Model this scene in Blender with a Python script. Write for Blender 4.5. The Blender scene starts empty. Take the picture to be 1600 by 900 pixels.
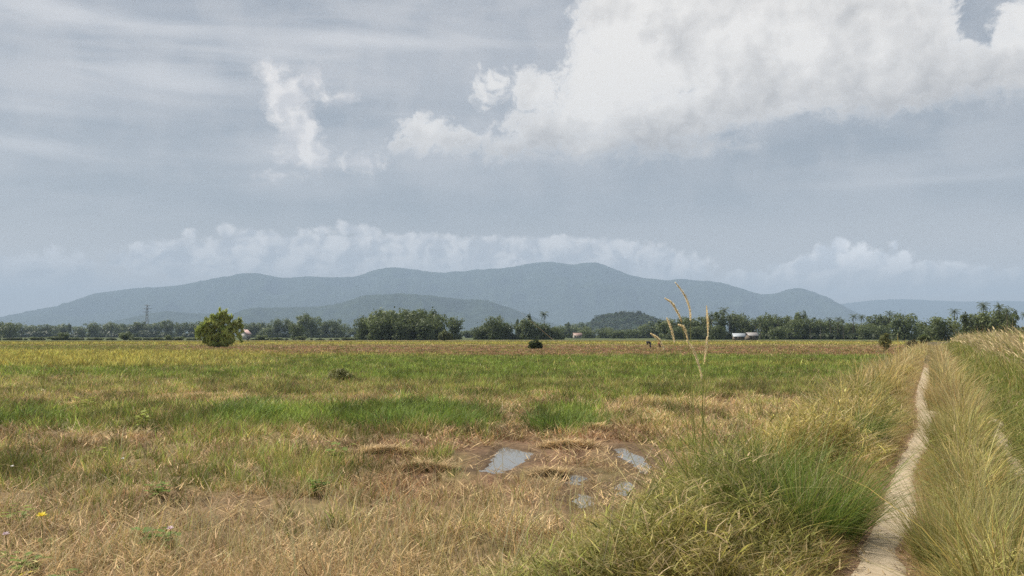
import bpy, math, random
import numpy as np
from mathutils import Vector, Matrix

R = math.radians
rng = np.random.default_rng(7)
random.seed(7)
sc = bpy.context.scene
COL = sc.collection

# ------------------------------------------------------------------ camera frame
CAM_Z = 1.65
FPX = 1386.0                      # focal length in pixels of a 1600 px wide frame
PITCH = math.atan(75.0 / FPX)     # horizon lies 75 px under the middle
ROAD = R(25.5)                    # heading of the track, to the right of the view
FIELD = -0.40                     # level of the paddy below the track

def ray(px, py):
    a, b = (px - 800) / FPX, (450 - py) / FPX
    return np.array([a, math.cos(PITCH) - b * math.sin(PITCH), math.sin(PITCH) + b * math.cos(PITCH)])

def at_z(px, py, z):
    d = ray(px, py); k = (z - CAM_Z) / d[2]
    return d * k + np.array([0, 0, CAM_Z])

def at_y(px, py, Y):
    d = ray(px, py); k = Y / d[1]
    return d * k + np.array([0, 0, CAM_Z])

def uv(x, y):
    """across (+ right) and along the track, track rut of the left wheel near u=-0.33"""
    c, s = math.cos(ROAD), math.sin(ROAD)
    return x * c - y * s, x * s + y * c

def xy(u, v):
    c, s = math.cos(ROAD), math.sin(ROAD)
    return u * c + v * s, -u * s + v * c

# ------------------------------------------------------------------ noise
def _h(i, j, seed):
    n = (i.astype(np.int64) * 374761393 + j.astype(np.int64) * 668265263 + seed * 144269) & 0x7fffffff
    n = ((n ^ (n >> 13)) * 1274126177) & 0x7fffffff
    n = n ^ (n >> 16)
    return (n & 0xffff) / 65535.0

def vnoise(x, y, seed=0):
    x = np.asarray(x, float); y = np.asarray(y, float)
    i = np.floor(x); j = np.floor(y); fx = x - i; fy = y - j
    fx = fx * fx * (3 - 2 * fx); fy = fy * fy * (3 - 2 * fy)
    a = _h(i, j, seed); b = _h(i + 1, j, seed); c = _h(i, j + 1, seed); d = _h(i + 1, j + 1, seed)
    return (a + (b - a) * fx) * (1 - fy) + (c + (d - c) * fx) * fy

def fbm(x, y, seed=0, octs=4):
    t = 0; a = 0.5; s = 0
    for k in range(octs):
        t = t + a * vnoise(x, y, seed + k * 17); s += a; a *= 0.5
        x = np.asarray(x) * 2.03 + 5.1; y = np.asarray(y) * 2.03 - 3.7
    return t / s

def sstep(a, b, x):
    t = np.clip((np.asarray(x, float) - a) / (b - a), 0, 1)
    return t * t * (3 - 2 * t)

# ------------------------------------------------------------------ terrain
# shape of the left wheel rut, from the photograph: row, left edge, right edge
RUT = [(930, 1312, 1425), (900, 1324, 1419), (872, 1340, 1408), (849, 1349, 1399), (820, 1364, 1421), (795, 1378, 1431), (775, 1384, 1429), (757, 1388, 1427),
       (740, 1396, 1424), (723, 1403, 1429), (706, 1411, 1443), (689, 1421, 1458), (672, 1430, 1458), (659, 1434, 1453), (650, 1434, 1460), (642, 1432, 1466),
       (630, 1431, 1456), (621, 1430, 1447), (604, 1434, 1449), (588, 1439, 1453), (575, 1443, 1452), (566, 1445, 1451)]
rl = np.array([uv(*at_z(l, y, 0.0)[:2]) for y, l, r in RUT]); rr = np.array([uv(*at_z(r, y, 0.0)[:2]) for y, l, r in RUT])
RV = (rl[:, 1] + rr[:, 1]) / 2
RUL, RUR = rl[:, 0] - .02, rr[:, 0] + .03
def rut_edges(v):
    return np.interp(v, RV, RUL), np.interp(v, RV, RUR)
def rut2(v):
    c = 0.90 + 0.10 * np.sin(v * 0.33 + 1.0) + 0.05 * np.sin(v * 1.1)
    w = 0.105 + 0.06 * np.sin(v * 0.47 + 0.6) + 0.04 * np.sin(v * 1.7)
    return c - np.maximum(w, 0.02), c + np.maximum(w, 0.02)

PUD = [  # outline of each puddle in the photograph
    [(750, 741), (764, 722), (780, 705), (797, 700), (812, 708), (832, 710), (822, 722), (800, 734), (782, 744)],
    [(958, 703), (975, 701), (990, 712), (1003, 714), (1018, 734), (1008, 744), (992, 730), (972, 720)],
    [(884, 749), (900, 743), (917, 748), (908, 760), (892, 762)],
    [(892, 784), (908, 776), (928, 780), (922, 797), (900, 800)],
    [(964, 764), (978, 754), (990, 760), (980, 777), (968, 777)],
]
WATER = FIELD - .03
PUDW = [np.array([at_z(px, py, FIELD - 0.05)[:2] for px, py in P]) for P in PUD]

def poly_dist(x, y, P):
    """signed distance to a polygon, negative inside"""
    n = len(P); d = np.full(np.shape(x), 1e9); ins = np.zeros(np.shape(x), bool)
    for i in range(n):
        a, b = P[i], P[(i + 1) % n]
        ex, ey = b - a; wx, wy = x - a[0], y - a[1]
        t = np.clip((wx * ex + wy * ey) / (ex * ex + ey * ey), 0, 1)
        d = np.minimum(d, np.hypot(wx - ex * t, wy - ey * t))
        c = ((a[1] > y) != (b[1] > y)) & (x < (b[0] - a[0]) * (y - a[1]) / (b[1] - a[1] + 1e-12) + a[0])
        ins ^= c
    return np.where(ins, -d, d)

def pud_dist(x, y):
    d = np.full(np.shape(x), 1e9)
    m = (np.abs(np.asarray(x)) < 8) & (np.asarray(y) > 6) & (np.asarray(y) < 24)
    if np.any(m):
        q = np.full(np.count_nonzero(m), 1e9)
        for P in PUDW:
            q = np.minimum(q, poly_dist(np.asarray(x)[m], np.asarray(y)[m], P))
        d[m] = q
    return d

def bundw(u, v):
    """1 on the raised track, 0 in the field"""
    e = 0.35 * (vnoise(np.asarray(v) * 0.25, np.zeros_like(v), 5) - 0.5)
    left = sstep(-3.4, -1.3, u + e)
    right = 1 - sstep(7.0, 10.0, u)
    return left * right * (1 - sstep(260, 330, v))

def ground(x, y):
    x = np.atleast_1d(np.asarray(x, float)); y = np.atleast_1d(np.asarray(y, float))
    u, v = uv(x, y)
    w = bundw(u, v)
    r = np.hypot(x, y)
    near = 1 - sstep(60, 200, r)
    z = FIELD * (1 - w)
    z = z + w * 0.32 * sstep(1.8, 3.4, u)
    z = z + (fbm(x * 0.8, y * 0.8, 11, 3) - 0.5) * 0.10 * near * (1 - 0.6 * w)
    z = z + (fbm(x * 4.5, y * 4.5, 21, 3) - 0.5) * (0.13 * (1 - w) + 0.03 * w) * (1 - sstep(18, 40, r))
    Zm = np.where((r > 7.5) & (r < 24) & (y > 6), 1.0, 0.0) * (1 - w)
    if np.any(Zm > 0):
        q = Zm > 0; zz = zones(x[q], y[q])[3]
        cl = fbm(x[q] * 3.1, y[q] * 3.1, 23, 4); z[q] = z[q] + zz * (np.abs(cl - .5) * -.55 + .06) * Zm[q]
    # wheel ruts
    l, rg = rut_edges(v); c = (l + rg) / 2; hw = (rg - l) / 2 + 0.05
    inr = 1 - sstep(0.8, 1.5, np.abs(u - c) / hw)
    z = z * (1 - inr * 0.8) - 0.035 * inr * (v < 80)
    # puddle basins
    pd = pud_dist(x, y)
    pn = pd + .20 * (fbm(x * 4, y * 4, 31, 2) - .5) + .14 * (fbm(x * 13, y * 13, 33, 2) - .5)
    zp = WATER + np.clip(pn * .30, -.05, .045) + (fbm(x * 9, y * 9, 35, 2) - .5) * .02 * (pn > .05)
    k = 1 - sstep(.40, .95, pd)
    z = np.where(pd < .95, zp * k + np.maximum(z, WATER + .03) * (1 - k), z)
    return z

# ------------------------------------------------------------------ what grows where in the field (by distance from the track head)
def zones(x, y):
    """weights of: 0 vivid green, 1 olive, 2 tan straw, 3 brown stubble and mud, 4 ripe yellow rice, 5 dark green"""
    x = np.asarray(x, float); y = np.maximum(np.asarray(y, float), 1.0)
    n1 = fbm(x * 0.05 + 3, y * 0.05, 41, 3) - 0.5
    n2 = fbm(x * 0.28, y * 0.45, 43, 3) - 0.5
    q = 2800.0 / y + (n2 * 26 + n1 * 24) * np.clip(14.0 / y, 0.05, 1.2)        # how far below the horizon
    s = 800 + FPX * x / y
    Z = np.zeros((6,) + x.shape)
    def band(k, a, b, soft, amt=1.0, s0=-9e9, s1=9e9, ss=80):
        m = sstep(a - soft, a + soft, q) * (1 - sstep(b - soft, b + soft, q))
        m = m * sstep(s0 - ss, s0 + ss, s) * (1 - sstep(s1 - ss, s1 + ss, s)) * amt
        for j in range(6): Z[j] *= (1 - m)
        Z[k] += m
    Z[2] += 1.0
    band(2, 0, 8.4, 0.3)
    band(3, 9.6, 11.0, 0.3, .5, 0, 420)
    band(1, 8.2, 9.4, 0.2, .8)
    band(4, 10, 13, 0.5, .9)
    band(3, 15, 30, 1.2, .95, 250)
    band(1, 14.5, 24.5, 1.5, .7, -900, 250)
    band(4, 24, 48, 2.5, .95, -900, 330, 200)
    band(4, 29, 34, 1.5, .5, 330, 700, 150)
    band(0, 30, 74, 3, .95, 420, 1500, 160)
    band(4, 45, 49, 2, .25, 900, 1500, 100)
    band(0, 48, 66, 4, .75, -900, 420, 160)
    band(1, 72, 92, 5, .75)
    band(2, 74, 104, 5, .72, -900, 700, 100)
    band(0, 70, 96, 5, .35, 700, 1100)
    band(0, 111, 141, 4, .97, -900, 770, 30)
    band(1, 108, 142, 5, .50, -900, 330, 80)
    band(0, 108, 142, 5, .85, 835, 930, 20)
    band(3, 140, 182, 7, .55)
    band(1, 180, 234, 9, .78, -900, 540, 60)
    band(2, 142, 182, 7, .25, -900, 700, 60)
    band(3, 142, 262, 9, .9, 570, 1020, 50)
    band(1, 170, 222, 9, .6, 680, 740, 25)
    band(1, 195, 222, 8, .6, 800, 980, 25)
    band(2, 250, 320, 14, .6)
    # patches
    pn = fbm(x * 0.5 + 20, y * 0.5, 47, 3)
    a = sstep(0.56, 0.68, pn) * 0.55
    for j in range(6): Z[j] *= (1 - a)
    Z[1] += a * 0.7; Z[2] += a * 0.3
    b = sstep(0.60, 0.7, fbm(x * 0.35 - 9, y * 0.6, 51, 3)) * 0.5 * (q > 55)
    for j in range(6): Z[j] *= (1 - b)
    Z[2] += b
    # darker, taller mounds in the green strip
    for (cx, cy, rx, ry) in ((385, 640, 60, 11), (650, 645, 100, 17), (885, 657, 50, 12), (40, 650, 70, 10)):
        g = np.exp(-(((s - cx) / rx) ** 2 + ((q + 525 - cy) / ry) ** 2) * 1.4)
        for j in range(6): Z[j] *= (1 - g)
        Z[5] += g
    return Z

GC = np.array([[.095, .120, .026], [.125, .112, .042], [.165, .112, .060], [.150, .088, .052], [.330, .270, .065], [.040, .060, .015]])  # soil and litter under each

# ------------------------------------------------------------------ object helpers
def mesh_np(name, V, F, mat=None, parent=None, tint=None, smooth=False, kind=None):
    """V (n,3), F list of int arrays (all the same width) -> linked object"""
    me = bpy.data.meshes.new(name)
    V = np.ascontiguousarray(V, np.float32)
    me.vertices.add(len(V)); me.vertices.foreach_set('co', V.ravel())
    Fs = F if isinstance(F, (list, tuple)) else [F]
    Fs = [np.ascontiguousarray(f, np.int32) for f in Fs if len(f)]
    li = np.concatenate([f.ravel() for f in Fs])
    cnt = np.concatenate([np.full(len(f), f.shape[1], np.int32) for f in Fs])
    st = np.concatenate([[0], np.cumsum(cnt)[:-1]]).astype(np.int32)
    me.loops.add(len(li)); me.loops.foreach_set('vertex_index', li)
    me.polygons.add(len(cnt)); me.polygons.foreach_set('loop_start', st)
    if smooth: me.polygons.foreach_set('use_smooth', np.ones(len(cnt), bool))
    me.update(calc_edges=True)
    if tint is not None:
        a = me.attributes.new('tint', 'FLOAT_COLOR', 'POINT')
        c = np.ones((len(V), 4), np.float32); c[:, :3] = tint
        a.data.foreach_set('color', c.ravel())
    if mat: me.materials.append(mat)
    o = bpy.data.objects.new(name, me); COL.objects.link(o)
    if parent: o.parent = parent
    if kind: o['kind'] = kind
    return o

def tag(o, label=None, cat=None, group=None, kind=None):
    if label: o['label'] = label
    if cat: o['category'] = cat
    if group: o['group'] = group
    if kind: o['kind'] = kind
    return o

def thing(name, label, cat, loc=(0, 0, 0), rz=0.0, group=None):
    o = bpy.data.objects.new(name, None); COL.objects.link(o)
    o.empty_display_size = 0.2
    o.location = loc; o.rotation_euler = (0, 0, rz)
    return tag(o, label, cat, group)

def copy_tree(o, parent=None):
    c = o.copy(); COL.objects.link(c); c.parent = parent
    for ch in [k for k in COL.objects if k.parent == o]: copy_tree(ch, c)
    return c

class MB:
    """collects shapes into one mesh"""
    def __init__(s): s.V = []; s.Q = []; s.T = []; s.C = []; s.n = 0
    def add(s, V, Q=None, T=None, col=None):
        V = np.asarray(V, float)
        if Q is not None and len(Q): s.Q.append(np.asarray(Q) + s.n)
        if T is not None and len(T): s.T.append(np.asarray(T) + s.n)
        s.V.append(V); s.n += len(V)
        s.C.append(np.broadcast_to(np.asarray(col if col is not None else (1, 1, 1), float), (len(V), 3)))
    def tube(s, P, rad, n=7, col=None, cap=True):
        P = np.asarray(P, float); m = len(P); rad = np.broadcast_to(np.asarray(rad, float), (m,))
        T = np.gradient(P, axis=0); T /= np.linalg.norm(T, axis=1)[:, None] + 1e-12
        ref = np.array([1., 0, 0]) if abs(T[0, 0]) < 0.8 else np.array([0, 1., 0])
        A = np.cross(T, ref); A /= np.linalg.norm(A, axis=1)[:, None]; B = np.cross(T, A)
        th = np.arange(n) * 2 * math.pi / n
        V = P[:, None, :] + rad[:, None, None] * (A[:, None, :] * np.cos(th)[None, :, None] + B[:, None, :] * np.sin(th)[None, :, None])
        i = np.arange(m - 1)[:, None] * n; j = np.arange(n)[None, :]; k = (j + 1) % n
        Q = np.stack([i + j, i + k, i + n + k, i + n + j], -1).reshape(-1, 4)
        V = V.reshape(-1, 3)
        if cap:
            V = np.vstack([V, P[:1], P[-1:]])
            e = m * n; jj = np.arange(n); kk = (jj + 1) % n
            Tt = np.vstack([np.stack([kk, jj, np.full(n, e)], -1), np.stack([(m - 1) * n + jj, (m - 1) * n + kk, np.full(n, e + 1)], -1)])
            s.add(V, Q, Tt, col)
        else: s.add(V, Q, None, col)
    def box(s, lo, hi, col=None):
        x0, y0, z0 = lo; x1, y1, z1 = hi
        V = [(x0, y0, z0), (x1, y0, z0), (x1, y1, z0), (x0, y1, z0), (x0, y0, z1), (x1, y0, z1), (x1, y1, z1), (x0, y1, z1)]
        s.add(V, [(0, 3, 2, 1), (4, 5, 6, 7), (0, 1, 5, 4), (1, 2, 6, 5), (2, 3, 7, 6), (3, 0, 4, 7)], None, col)
    def build(s, name, mat, parent=None, smooth=False, kind=None):
        F = []
        if s.Q: F.append(np.vstack(s.Q))
        if s.T: F.append(np.vstack(s.T))
        return mesh_np(name, np.vstack(s.V), F, mat, parent, np.vstack(s.C), smooth, kind)

# ------------------------------------------------------------------ materials
def new_mat(name):
    m = bpy.data.materials.new(name); m.use_nodes = True
    nt = m.node_tree; nt.nodes.clear()
    out = nt.nodes.new('ShaderNodeOutputMaterial')
    return m, nt, out

def leafmat(name, trans=0.35, rough=0.6, spec=0.25, vary=0.25, scale=3.0, gain=(1, 1, 1)):
    m, nt, out = new_mat(name); N, L = nt.nodes.new, nt.links.new
    a = N('ShaderNodeAttribute'); a.attribute_name = 'tint'
    tc = N('ShaderNodeNewGeometry')
    no = N('ShaderNodeTexNoise'); no.inputs['Scale'].default_value = scale; no.inputs['Detail'].default_value = 3
    L(tc.outputs['Position'], no.inputs['Vector'])
    mr = N('ShaderNodeMapRange'); mr.inputs['From Min'].default_value = .3; mr.inputs['From Max'].default_value = .7
    mr.inputs['To Min'].default_value = 1 - vary; mr.inputs['To Max'].default_value = 1 + vary
    L(no.outputs['Fac'], mr.inputs['Value'])
    mx = N('ShaderNodeVectorMath'); mx.operation = 'SCALE'
    L(a.outputs['Color'], mx.inputs[0]); L(mr.outputs['Result'], mx.inputs['Scale'])
    g = N('ShaderNodeVectorMath'); g.operation = 'MULTIPLY'; g.inputs[1].default_value = gain
    L(mx.outputs[0], g.inputs[0])
    p = N('ShaderNodeBsdfPrincipled'); p.inputs['Roughness'].default_value = rough
    p.inputs['Specular IOR Level'].default_value = spec
    L(g.outputs[0], p.inputs['Base Color'])
    t = N('ShaderNodeBsdfTranslucent'); L(g.outputs[0], t.inputs['Color'])
    ms = N('ShaderNodeMixShader'); ms.inputs[0].default_value = trans
    L(p.outputs[0], ms.inputs[1]); L(t.outputs[0], ms.inputs[2]); L(ms.outputs[0], out.inputs['Surface'])
    return m

def plainmat(name, col, rough=0.8, spec=0.3, vary=0.2, scale=8.0, use_tint=False, bump=0.0):
    m, nt, out = new_mat(name); N, L = nt.nodes.new, nt.links.new
    tc = N('ShaderNodeNewGeometry')
    no = N('ShaderNodeTexNoise'); no.inputs['Scale'].default_value = scale; no.inputs['Detail'].default_value = 5
    L(tc.outputs['Position'], no.inputs['Vector'])
    mr = N('ShaderNodeMapRange'); mr.inputs['From Min'].default_value = .3; mr.inputs['From Max'].default_value = .7
    mr.inputs['To Min'].default_value = 1 - vary; mr.inputs['To Max'].default_value = 1 + vary
    L(no.outputs['Fac'], mr.inputs['Value'])
    mx = N('ShaderNodeVectorMath'); mx.operation = 'SCALE'
    if use_tint:
        a = N('ShaderNodeAttribute'); a.attribute_name = 'tint'; L(a.outputs['Color'], mx.inputs[0])
    else: mx.inputs[0].default_value = col
    L(mr.outputs['Result'], mx.inputs['Scale'])
    p = N('ShaderNodeBsdfPrincipled'); p.inputs['Roughness'].default_value = rough; p.inputs['Specular IOR Level'].default_value = spec
    L(mx.outputs[0], p.inputs['Base Color'])
    if bump:
        b = N('ShaderNodeBump'); b.inputs['Strength'].default_value = bump; b.inputs['Distance'].default_value = .02
        L(no.outputs['Fac'], b.inputs['Height']); L(b.outputs[0], p.inputs['Normal'])
    L(p.outputs[0], out.inputs['Surface'])
    return m

M_grass = leafmat('grass_blade', .42)
M_straw = leafmat('dry_straw', .25, .7, .2)
M_leaf = leafmat('tree_leaf', .38, .55, .3, .3, .35)
M_bark = plainmat('bark', (.12, .095, .07), .9, .2, .35, 4)

# ground: soil with litter, tinted by what grows on it
def ground_mat():
    m, nt, out = new_mat('field_soil'); N, L = nt.nodes.new, nt.links.new
    a = N('ShaderNodeAttribute'); a.attribute_name = 'tint'
    geo = N('ShaderNodeNewGeometry')
    n1 = N('ShaderNodeTexNoise'); n1.inputs['Scale'].default_value = 9; n1.inputs['Detail'].default_value = 8; n1.inputs['Roughness'].default_value = .68
    n2 = N('ShaderNodeTexNoise'); n2.inputs['Scale'].default_value = 1.3; n2.inputs['Detail'].default_value = 4
    for n in (n1, n2): L(geo.outputs['Position'], n.inputs['Vector'])
    m1 = N('ShaderNodeMapRange'); m1.inputs['From Min'].default_value = .3; m1.inputs['From Max'].default_value = .72; m1.inputs['To Min'].default_value = .55; m1.inputs['To Max'].default_value = 1.5
    m2 = N('ShaderNodeMapRange'); m2.inputs['From Min'].default_value = .3; m2.inputs['From Max'].default_value = .7; m2.inputs['To Min'].default_value = .75; m2.inputs['To Max'].default_value = 1.25
    L(n1.outputs['Fac'], m1.inputs['Value']); L(n2.outputs['Fac'], m2.inputs['Value'])
    mm = N('ShaderNodeMath'); mm.operation = 'MULTIPLY'; L(m1.outputs[0], mm.inputs[0]); L(m2.outputs[0], mm.inputs[1])
    s = N('ShaderNodeVectorMath'); s.operation = 'SCALE'; L(a.outputs['Color'], s.inputs[0]); L(mm.outputs[0], s.inputs['Scale'])
    p = N('ShaderNodeBsdfPrincipled'); p.inputs['Roughness'].default_value = .9; p.inputs['Specular IOR Level'].default_value = .15
    b = N('ShaderNodeBump'); b.inputs['Strength'].default_value = .7; b.inputs['Distance'].default_value = .03
    L(n1.outputs['Fac'], b.inputs['Height']); L(b.outputs[0], p.inputs['Normal'])
    L(s.outputs[0], p.inputs['Base Color']); L(p.outputs[0], out.inputs['Surface'])
    return m

# ------------------------------------------------------------------ ground sheet
def build_ground():
    ang = np.concatenate([np.linspace(-48, 48, 620), np.linspace(48, 312, 70)[1:-1]])
    ang = np.radians(ang)
    r = [1.2]
    while r[-1] < 24000:
        k = 0.0085 if r[-1] < 40 else (0.022 if r[-1] < 500 else 0.08)
        if r[-1] < 4: k = 0.03
        r.append(r[-1] * (1 + k))
    r = np.array(r)
    A, Rr = np.meshgrid(ang, r)
    x = (Rr * np.sin(A)).ravel(); y = (Rr * np.cos(A)).ravel()
    z = ground(x, y)
    na, nr = len(ang), len(r)
    V = np.stack([x, y, z], -1); V = np.vstack([V, [[0, 0, 0]]])
    i = np.arange(nr - 1)[:, None] * na; j = np.arange(na)[None, :]; k = (j + 1) % na
    Q = np.stack([i + j, i + na + j, i + na + k, i + k], -1).reshape(-1, 4)[:, ::-1]
    jj = np.arange(na); T = np.stack([jj, np.full(na, len(V) - 1), (jj + 1) % na], -1)
    Z = zones(x, y); c = np.einsum('kn,kc->nc', Z / Z.sum(0), GC)
    far = sstep(380, 430, np.hypot(x, y))[:, None]
    c = c * (1 - far) + far * np.array([.07, .085, .03])
    u, v = uv(x, y); w = bundw(u, v)[:, None]
    verge = np.array([.080, .064, .032])
    c = c * (1 - w) + w * verge
    # bare sandy edges beside the wheel ruts
    l, rg = rut_edges(v); d = np.maximum(l - u, u - rg)
    e = (1 - sstep(.0, .22, d + .12 * (fbm(x * 5, y * 5, 61, 2) - .5)))[:, None] * (v < 60)[:, None]
    c = c * (1 - e) + e * np.array([.24, .155, .10])
    l2, r2 = rut2(v); d2 = np.maximum(l2 - u, u - r2)
    e2 = (1 - sstep(.0, .16, d2 + .12 * (fbm(x * 5, y * 5, 63, 2) - .5)))[:, None] * (v < 60)[:, None]
    c = c * (1 - e2) + e2 * np.array([.26, .19, .12])
    pd = pud_dist(x, y); e = (1 - sstep(0.0, .5, pd))[:, None]
    c = c * (1 - e) + e * np.array([.095, .062, .036])
    c = np.vstack([c, c[:1]])
    mesh_np('ground', V, [Q, T], ground_mat(), None, c, True, 'structure')
build_ground()

# sandy wheel track, a thin worn sheet on the ground
def build_path():
    m, nt, out = new_mat('pale_sand'); N, L = nt.nodes.new, nt.links.new
    geo = N('ShaderNodeNewGeometry')
    n1 = N('ShaderNodeTexNoise'); n1.inputs['Scale'].default_value = 6; n1.inputs['Detail'].default_value = 8; n1.inputs['Roughness'].default_value = .7
    n2 = N('ShaderNodeTexNoise'); n2.inputs['Scale'].default_value = 60; n2.inputs['Detail'].default_value = 4
    for n in (n1, n2): L(geo.outputs['Position'], n.inputs['Vector'])
    cr = N('ShaderNodeValToRGB'); e = cr.color_ramp.elements
    e[0].position = .30; e[0].color = (.30, .24, .165, 1); e[1].position = .66; e[1].color = (.46, .375, .27, 1)
    x = N('ShaderNodeMix'); x.data_type = 'FLOAT'; x.inputs[0].default_value = .22
    L(n1.outputs['Fac'], x.inputs[2]); L(n2.outputs['Fac'], x.inputs[3]); L(x.outputs[0], cr.inputs[0])
    p = N('ShaderNodeBsdfPrincipled'); p.inputs['Roughness'].default_value = .95; p.inputs['Specular IOR Level'].default_value = .1
    b = N('ShaderNodeBump'); b.inputs['Strength'].default_value = .25; b.inputs['Distance'].default_value = .012
    L(x.outputs[0], b.inputs['Height']); L(b.outputs[0], p.inputs['Normal'])
    L(cr.outputs[0], p.inputs['Base Color']); L(p.outputs[0], out.inputs['Surface'])
    def strip(name, fn, v0, v1, wob, seed):
        v = np.exp(np.linspace(math.log(v0), math.log(v1), 700)); n = 11
        l, rg = fn(v)
        ed = lambda s: wob * (fbm(v * 1.7, np.zeros_like(v), s, 5) - .5)
        l = l + ed(seed); rg = rg + ed(seed + 3)
        t = np.linspace(0, 1, n)
        U = l[:, None] + (rg - l)[:, None] * t[None]; Vv = np.repeat(v[:, None], n, 1)
        X, Y = xy(U, Vv)
        Zt = ground(X.ravel(), Y.ravel()) + np.broadcast_to(.012 - .02 * (np.abs(t - .5) * 2) ** 6, U.shape).ravel()
        V = np.stack([X.ravel(), Y.ravel(), Zt], -1)
        i = np.arange(len(v) - 1)[:, None] * n; j = np.arange(n - 1)[None]
        Q = np.stack([i + j, i + j + 1, i + n + j + 1, i + n + j], -1).reshape(-1, 4)
        mesh_np(name, V, Q, m, None, None, True, 'structure')
    strip('path', rut_edges, 3.0, 52.0, .08, 71)
    strip('path', rut2, 6.0, 40.0, .12, 81)
build_path()

# puddles: water lying in the basins
def build_puddles():
    m, nt, out = new_mat('puddle_water'); N, L = nt.nodes.new, nt.links.new
    p = N('ShaderNodeBsdfPrincipled'); p.inputs['Base Color'].default_value = (.17, .16, .14, 1); p.inputs['Roughness'].default_value = .03
    p.inputs['IOR'].default_value = 1.33; p.inputs['Specular IOR Level'].default_value = 1.0
    geo = N('ShaderNodeNewGeometry'); n1 = N('ShaderNodeTexNoise'); n1.inputs['Scale'].default_value = 7; L(geo.outputs['Position'], n1.inputs['Vector'])
    b = N('ShaderNodeBump'); b.inputs['Strength'].default_value = .05; b.inputs['Distance'].default_value = .01
    L(n1.outputs['Fac'], b.inputs['Height']); L(b.outputs[0], p.inputs['Normal'])
    L(p.outputs[0], out.inputs['Surface'])
    for P in PUDW:
        c = P.mean(0); Q = c + (P - c) * (1 + .28 / np.linalg.norm(P - c, axis=1))[:, None]
        n = len(Q); V = np.zeros((n + 1, 3)); V[:n, :2] = Q; V[n, :2] = c; V[:, 2] = WATER
        T = np.array([(i, (i + 1) % n, n) for i in range(n)])
        if np.cross(V[1] - V[0], V[n] - V[0])[2] < 0: T = T[:, ::-1]
        mesh_np('puddle', V, T, m, None, None, False, 'structure')
build_puddles()

# ------------------------------------------------------------------ blades
def blades(P, H, W, az, lean, curl, c0, c1, S=3, face=None, tipw=0.12):
    """P (n,3) roots. Returns V, T, C of n curved blades"""
    n = len(P)
    t = np.linspace(0, 1, S + 1)
    dx, dy = np.cos(az), np.sin(az)
    hor = (lean[:, None] * t + curl[:, None] * t ** 2) * H[:, None]
    ver = H[:, None] * (t - 0.42 * np.minimum(curl, 1.4)[:, None] * t ** 2.4)
    f = rng.uniform(0, 2 * math.pi, n) if face is None else face
    sway = rng.normal(0, .16, n) * H
    fx, fy = np.cos(f), np.sin(f)
    w = W[:, None] * np.clip(np.where(t < .25, .75 + t, 1.0 - (t - .25) / .75 * (1 - tipw)), 0, 1) * .5
    lat = sway[:, None] * t ** 2
    C = P[:, None, :] + np.stack([hor * dx[:, None] - lat * dy[:, None], hor * dy[:, None] + lat * dx[:, None], ver], -1)
    side = np.stack([fx, fy, np.zeros(n)], -1)[:, None, :] * w[:, :, None]
    Lf = C[:, :S] - side[:, :S]; Rt = C[:, :S] + side[:, :S]; tip = C[:, S:]
    V = np.concatenate([np.stack([Lf, Rt], 2).reshape(n, 2 * S, 3), tip], 1)
    m = 2 * S + 1
    base = (np.arange(n) * m)[:, None]
    tri = []
    for k in range(S - 1):
        a = 2 * k
        tri += [(a, a + 1, a + 3), (a, a + 3, a + 2)]
    tri += [(2 * S - 2, 2 * S - 1, 2 * S)]
    T = (base[:, :, None] + np.array(tri)[None]).reshape(-1, 3)
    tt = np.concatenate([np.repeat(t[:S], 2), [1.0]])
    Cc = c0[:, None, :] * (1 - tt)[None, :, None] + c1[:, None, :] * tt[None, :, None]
    return V.reshape(-1, 3), T, Cc.reshape(-1, 3)

class Sward:
    def __init__(s): s.V = []; s.T = []; s.C = []; s.n = 0
    def add(s, V, T, C):
        s.V.append(V); s.T.append(T + s.n); s.C.append(C); s.n += len(V)
    def tufts(s, X, Y, nb, rad, h, w, lean, curl, c0, c1, hv=.35, cv=.22, S=3, out=.6, Z=None):
        """nb blades round each tuft centre; h, w, rad, lean, curl and colours may be one per tuft"""
        n = len(X)
        if n == 0: return
        A = lambda q: np.broadcast_to(np.asarray(q, float), (n,))
        B = lambda q: np.broadcast_to(np.asarray(q, float), (n, 3))
        idx = np.repeat(np.arange(n), nb)
        m = len(idx)
        th = rng.uniform(0, 2 * math.pi, m); rr = np.sqrt(rng.uniform(0, 1, m)) * A(rad)[idx]
        px = X[idx] + rr * np.cos(th); py = Y[idx] + rr * np.sin(th)
        pz = ground(px, py) - .02 if Z is None else np.broadcast_to(Z, (n,))[idx]
        az = th + rng.normal(0, 1.0 / max(out, .05), m) * .6
        k = np.exp(rng.normal(0, hv, m))
        H = A(h)[idx] * np.clip(k, .35, 1.9)
        W = A(w)[idx] * rng.uniform(.7, 1.3, m)
        ln = np.abs(rng.normal(0, 1, m)) * A(lean)[idx] + .03; cu = np.abs(rng.normal(.5, .5, m)) * A(curl)[idx]
        j = np.exp(rng.normal(0, cv, m))[:, None]; hu = np.stack([np.exp(rng.normal(0, .10, m)), np.ones(m), np.exp(rng.normal(0, .12, m))], -1)
        a = B(c0)[idx] * j * hu; b = B(c1)[idx] * j * hu
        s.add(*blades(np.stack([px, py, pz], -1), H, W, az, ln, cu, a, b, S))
    def build(s, name, mat, label, cat, kind='stuff', parent=None):
        o = mesh_np(name, np.vstack(s.V), np.vstack(s.T), mat, parent, np.clip(np.vstack(s.C), 0, .9))
        if kind: o['kind'] = kind
        tag(o, label, cat)
        return o

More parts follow.
